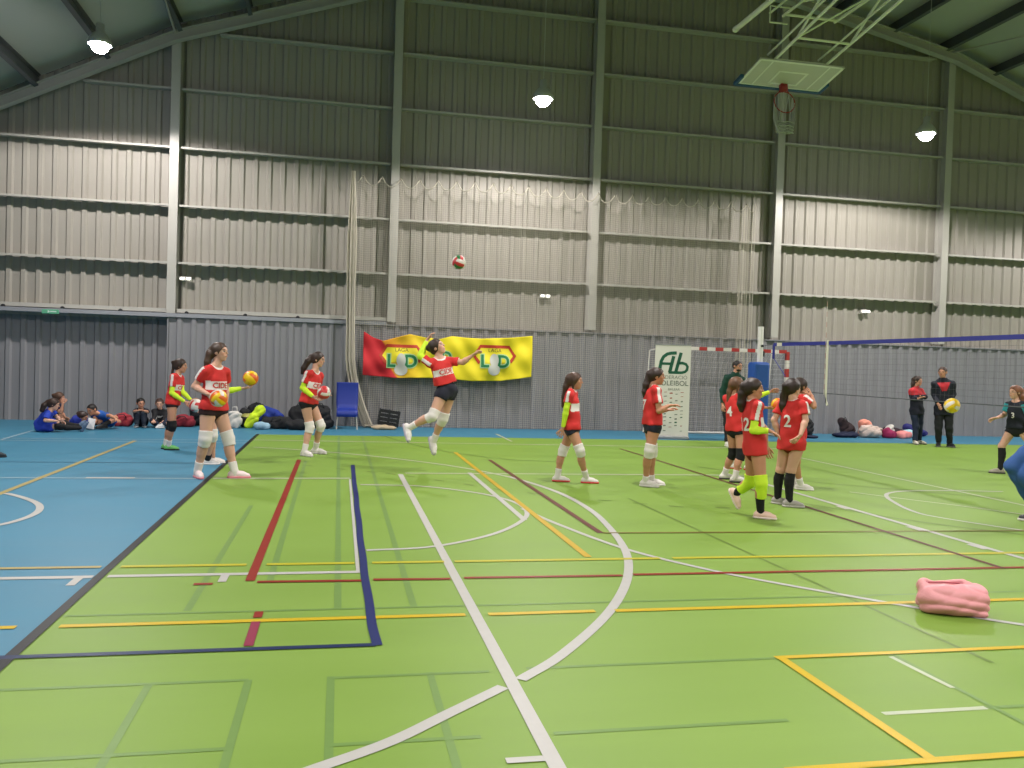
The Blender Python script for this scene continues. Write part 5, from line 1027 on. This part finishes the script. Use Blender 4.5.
# ------------------------------------------------------------------ balls and people in place
ball('volleyball', (1.70, 12.6, 3.02), [RD, WH, GN], 'red, white and green volleyball flying high above the jumping girl', (.5, .3, .2))
ball('volleyball', (8.456, 10.5, 1.14), [YE, WH, YE], 'yellow and white volleyball in the air before the man in the dark tracksuit', (.9, .2, .5))
ball('volleyball', held('C'), [YE, OR, WH], 'yellow, orange and white volleyball held at her belly by the tall girl at left', (.6, .5, .9))
ball('volleyball', held('B'), [YE, OR, YE], 'yellow and orange volleyball held out in a hand right of the tall girl', (.2, .8, .4))
ball('volleyball', held('A'), [WH, RD, WH], 'white and red volleyball held low by the leftmost girl in red', (.3, .2, .7))
ball('volleyball', held('D'), [RD, WH, RD], 'red and white volleyball held by the ponytailed girl near the blue chair', (.8, .1, .3))
ball('volleyball', held('M'), [OR, YE, OR], 'orange volleyball half hidden beside the elbow of the girl seen from behind', (.4, .4, .1))
DK = rgb(56, 39, 32); BR = rgb(74, 50, 36); LB = rgb(96, 66, 44)
SK2 = rgb(206, 150, 122); TAN = rgb(200, 142, 112)
PINK = rgb(244, 150, 160)
person('A', 'leftmost girl in red, neon sleeves and black knee pads, holding a white ball low', SK2, DK, 'bun', sleeve=NEON, sleeve_arms='LR', knee=BLACK, shoe=rgb(120, 200, 110), sole=BLACK, chest='CIDE', botc=rgb(40, 14, 18), h=.010, shirt_len=-.05, shorts_len=.14)
person('B', 'girl in red hidden behind the tall girl, holding a ball out to the right', SKINC, DK, 'tail', sleeve=NEON, sleeve_arms='LR', knee=WHITE, shoe=WHITE, sole=WHITE, ankle=BLACK, sock=None, botc=BLACK, h=.010)
person('C', 'tall girl in a red jersey walking with a ball at her belly, pink soled shoes', SKINC, rgb(74, 54, 42), 'tail', knee=WHITE, shoe=rgb(244, 222, 224), sole=PINK, chest='CIDE', botc=rgb(40, 12, 16), lw=1.1, h=.008, shirt_len=-.03, shorts_len=.16)
person('D', 'ponytailed girl in a red jersey holding a red ball before the black bags', SKINC, DK, 'tail', knee=WHITE, sleeve=NEON, sleeve_arms='R', chest='CIDE', botc=BLACK, shoe=WHITE, sole=rgb(220, 216, 214), h=.009, shirt_len=-.02, shorts_len=.2)
person('E', 'girl in a red jersey leaping before the yellow banner, arm cocked back', SKINC, DK, 'bun', knee=WHITE, sleeve=NEON, sleeve_arms='R', chest='CIDE', botc=NAVY, shoe=WHITE, sole=rgb(190, 184, 200), h=.008, shirt_len=.17, shorts_len=.30)
person('F', 'small girl in red with long brown hair, walking right in red soled shoes', SK2, BR, 'long', knee=WHITE, sleeve=NEON, sleeve_arms='RL', botc=NAVY, shoe=WHITE, sole=rgb(226, 60, 70), h=.008, shirt_len=-.02, shorts_len=.16)
person('G', 'girl in red with white knee pads standing before the white roll-up display', TAN, DK, 'tail', knee=WHITE, number='7', band=True, botc=NAVY, shoe=WHITE, sole=WHITE, sockh=.18, h=.008, shirt_len=.02, shorts_len=.22)
person('H', 'bearded man in spectacles and a dark green jacket behind the girls in red', SK2, rgb(34, 28, 26), 'short', 'jacket', rgb(14, 62, 50), False, False, bottom='trousers', botc=BLACK, longsleeve=True, gender='m', shoe=WHITE, sole=WHITE, sock=None, shirt_len=-.1, h=.010)
person('I', 'girl in red with loose brown hair and black knee pads, farther left in the cluster', SK2, LB, 'long', knee=BLACK, number='4', botc=BLACK, shoe=rgb(228, 224, 214), sole=rgb(60, 60, 62), h=.009, shirt_len=-.04, shorts_len=.16)
person('J', 'nearest girl in red with neon leggings at the knees and one heel raised', TAN, rgb(52, 34, 26), 'tail', knee=NEON, kneelow=True, number='12', sleeve=NEON, sleeve_arms='R', botc=rgb(120, 20, 24), shorts_len=.1, sock=BLACK, sockh=.52, shoe=rgb(244, 206, 190), sole=rgb(240, 220, 214), shirt_len=-.10, h=.008)
person('K', 'girl in red seen from behind in long black socks with her hand on her hip', SKINC, rgb(48, 34, 30), 'tail', number='2', botc=rgb(120, 20, 24), sock=BLACK, sockh=.93, shoe=rgb(176, 170, 166), sole=rgb(206, 200, 196), shirt_len=-.14, shorts_len=.1, h=.008)
person('L', 'girl in red behind the one in black socks, hand raised to her forehead', TAN, DK, 'tail', botc=NAVY, shoe=WHITE, sole=WHITE, h=.010)
person('M', 'girl in red mostly hidden in the cluster, stretching neon sleeved arms to the right', SK2, rgb(60, 42, 32), 'tail', sleeve=NEON, sleeve_arms='L', botc=NAVY, shoe=WHITE, sole=rgb(220, 70, 66), h=.010)
person('N', 'woman with folded arms in a navy jacket with red shoulders by the back wall', SK2, DK, 'tail', 'jacket', rgb(22, 26, 44), False, False, bottom='trousers', botc=rgb(28, 40, 66), longsleeve=True, yoke=rgb(204, 44, 56), shoe=rgb(206, 200, 184), sole=rgb(120, 116, 108), sock=None, shirt_len=-.2, h=.010)
person('O', 'man in a dark navy tracksuit with red chest standing by the back wall', SK2, rgb(64, 42, 34), 'short', 'jacket', rgb(20, 24, 40), False, False, bottom='trousers', botc=rgb(22, 26, 32), longsleeve=True, gender='m', patch=(rgb(190, 36, 48), .60, .90, .075), shoe=rgb(40, 42, 46), sole=rgb(120, 120, 120), sock=None, shirt_len=-.25, h=.010)
person('P', 'girl in a black and teal jersey and long black socks at the right edge', SKINC, rgb(120, 72, 44), 'tail', 'tee', rgb(20, 26, 40), False, False, chest=None, backtext='3', botc=rgb(18, 18, 26), sock=BLACK, sockh=.93, shoe=rgb(180, 170, 160), sole=rgb(90, 88, 84), h=.008, sleevec=rgb(46, 150, 160), shirt_len=.02, shorts_len=.22)
person('Q', 'crouching person in blue jeans and a blue top cut by the right edge', SKINC, BR, 'bun', 'tee', rgb(40, 74, 178), False, False, bottom='trousers', botc=rgb(52, 92, 156), sock=None, shoe=rgb(60, 60, 66), sole=WHITE, lw=1.15, h=.009)
person('R', 'player past the left edge of whom only a dark shoe tip shows', SK2, DK, 'tail', botc=NAVY, shoe=rgb(24, 40, 48), sole=rgb(24, 30, 36), h=.010)
BLU = rgb(36, 66, 184)
person('S', 'girl in a blue jersey with a dark ponytail sitting on the floor by the wall', SKINC, DK, 'tail', 'tee', BLU, False, False, botc=rgb(40, 110, 176), knee=BLACK, sock=BLACK, sockh=.93, shoe=rgb(96, 120, 150), sole=rgb(90, 110, 140), h=.009)
person('T', 'player in a dark blue top sitting behind the ponytailed girl in blue, hand at mouth', SK2, rgb(86, 60, 46), 'bun', 'tee', rgb(26, 32, 84), False, False, botc=NAVY, sock=BLACK, sockh=.5, shoe=BLACK, sole=BLACK, h=.010)
person('U', 'player in a blue jersey lying propped on the elbows over a white sheet', SK2, rgb(56, 38, 34), 'bun', 'tee', rgb(44, 62, 168), False, False, botc=NAVY, sock=BLACK, sockh=.5, shoe=BLACK, sole=BLACK, h=.010)
person('V', 'player in a bright blue jersey leaning forward over the white sheet', TAN, rgb(30, 24, 24), 'short', 'tee', rgb(36, 92, 176), False, False, botc=rgb(24, 34, 96), sock=BLACK, sockh=.5, shoe=BLACK, sole=BLACK, h=.010)
person('W', 'dark haired boy by the wall with arms crossed on his raised knees', SK2, rgb(30, 24, 22), 'short', 'tee', rgb(30, 34, 48), False, False, bottom='trousers', botc=rgb(34, 44, 60), sock=None, shoe=rgb(60, 70, 80), sole=rgb(200, 200, 200), h=.010)
person('X', 'boy in a black sweatshirt with a white print sitting by the wall', SKINC, rgb(70, 46, 38), 'short', 'jacket', rgb(22, 22, 28), False, False, bottom='trousers', botc=rgb(26, 34, 56), longsleeve=True, patch=(rgb(214, 214, 214), .50, .66, .06), sock=None, shoe=rgb(210, 210, 210), sole=WHITE, h=.010)
pp = empty('paper_sheet', (-4.70, 17.8, 0), 'white sheet of paper standing between the lounging players in blue', 'paper')
V = [(-.07, 0, .05), (.06, .02, .02), (.085, .05, .22), (-.04, .03, .25), (-.0, .005, .135)]
o = mesh('sheet', V, [(0, 1, 4), (1, 2, 4), (2, 3, 4), (3, 0, 4)], mat('paper white', rgb(232, 230, 232), .6), pp); md = o.modifiers.new('Solid', 'SOLIDIFY'); md.thickness = .002
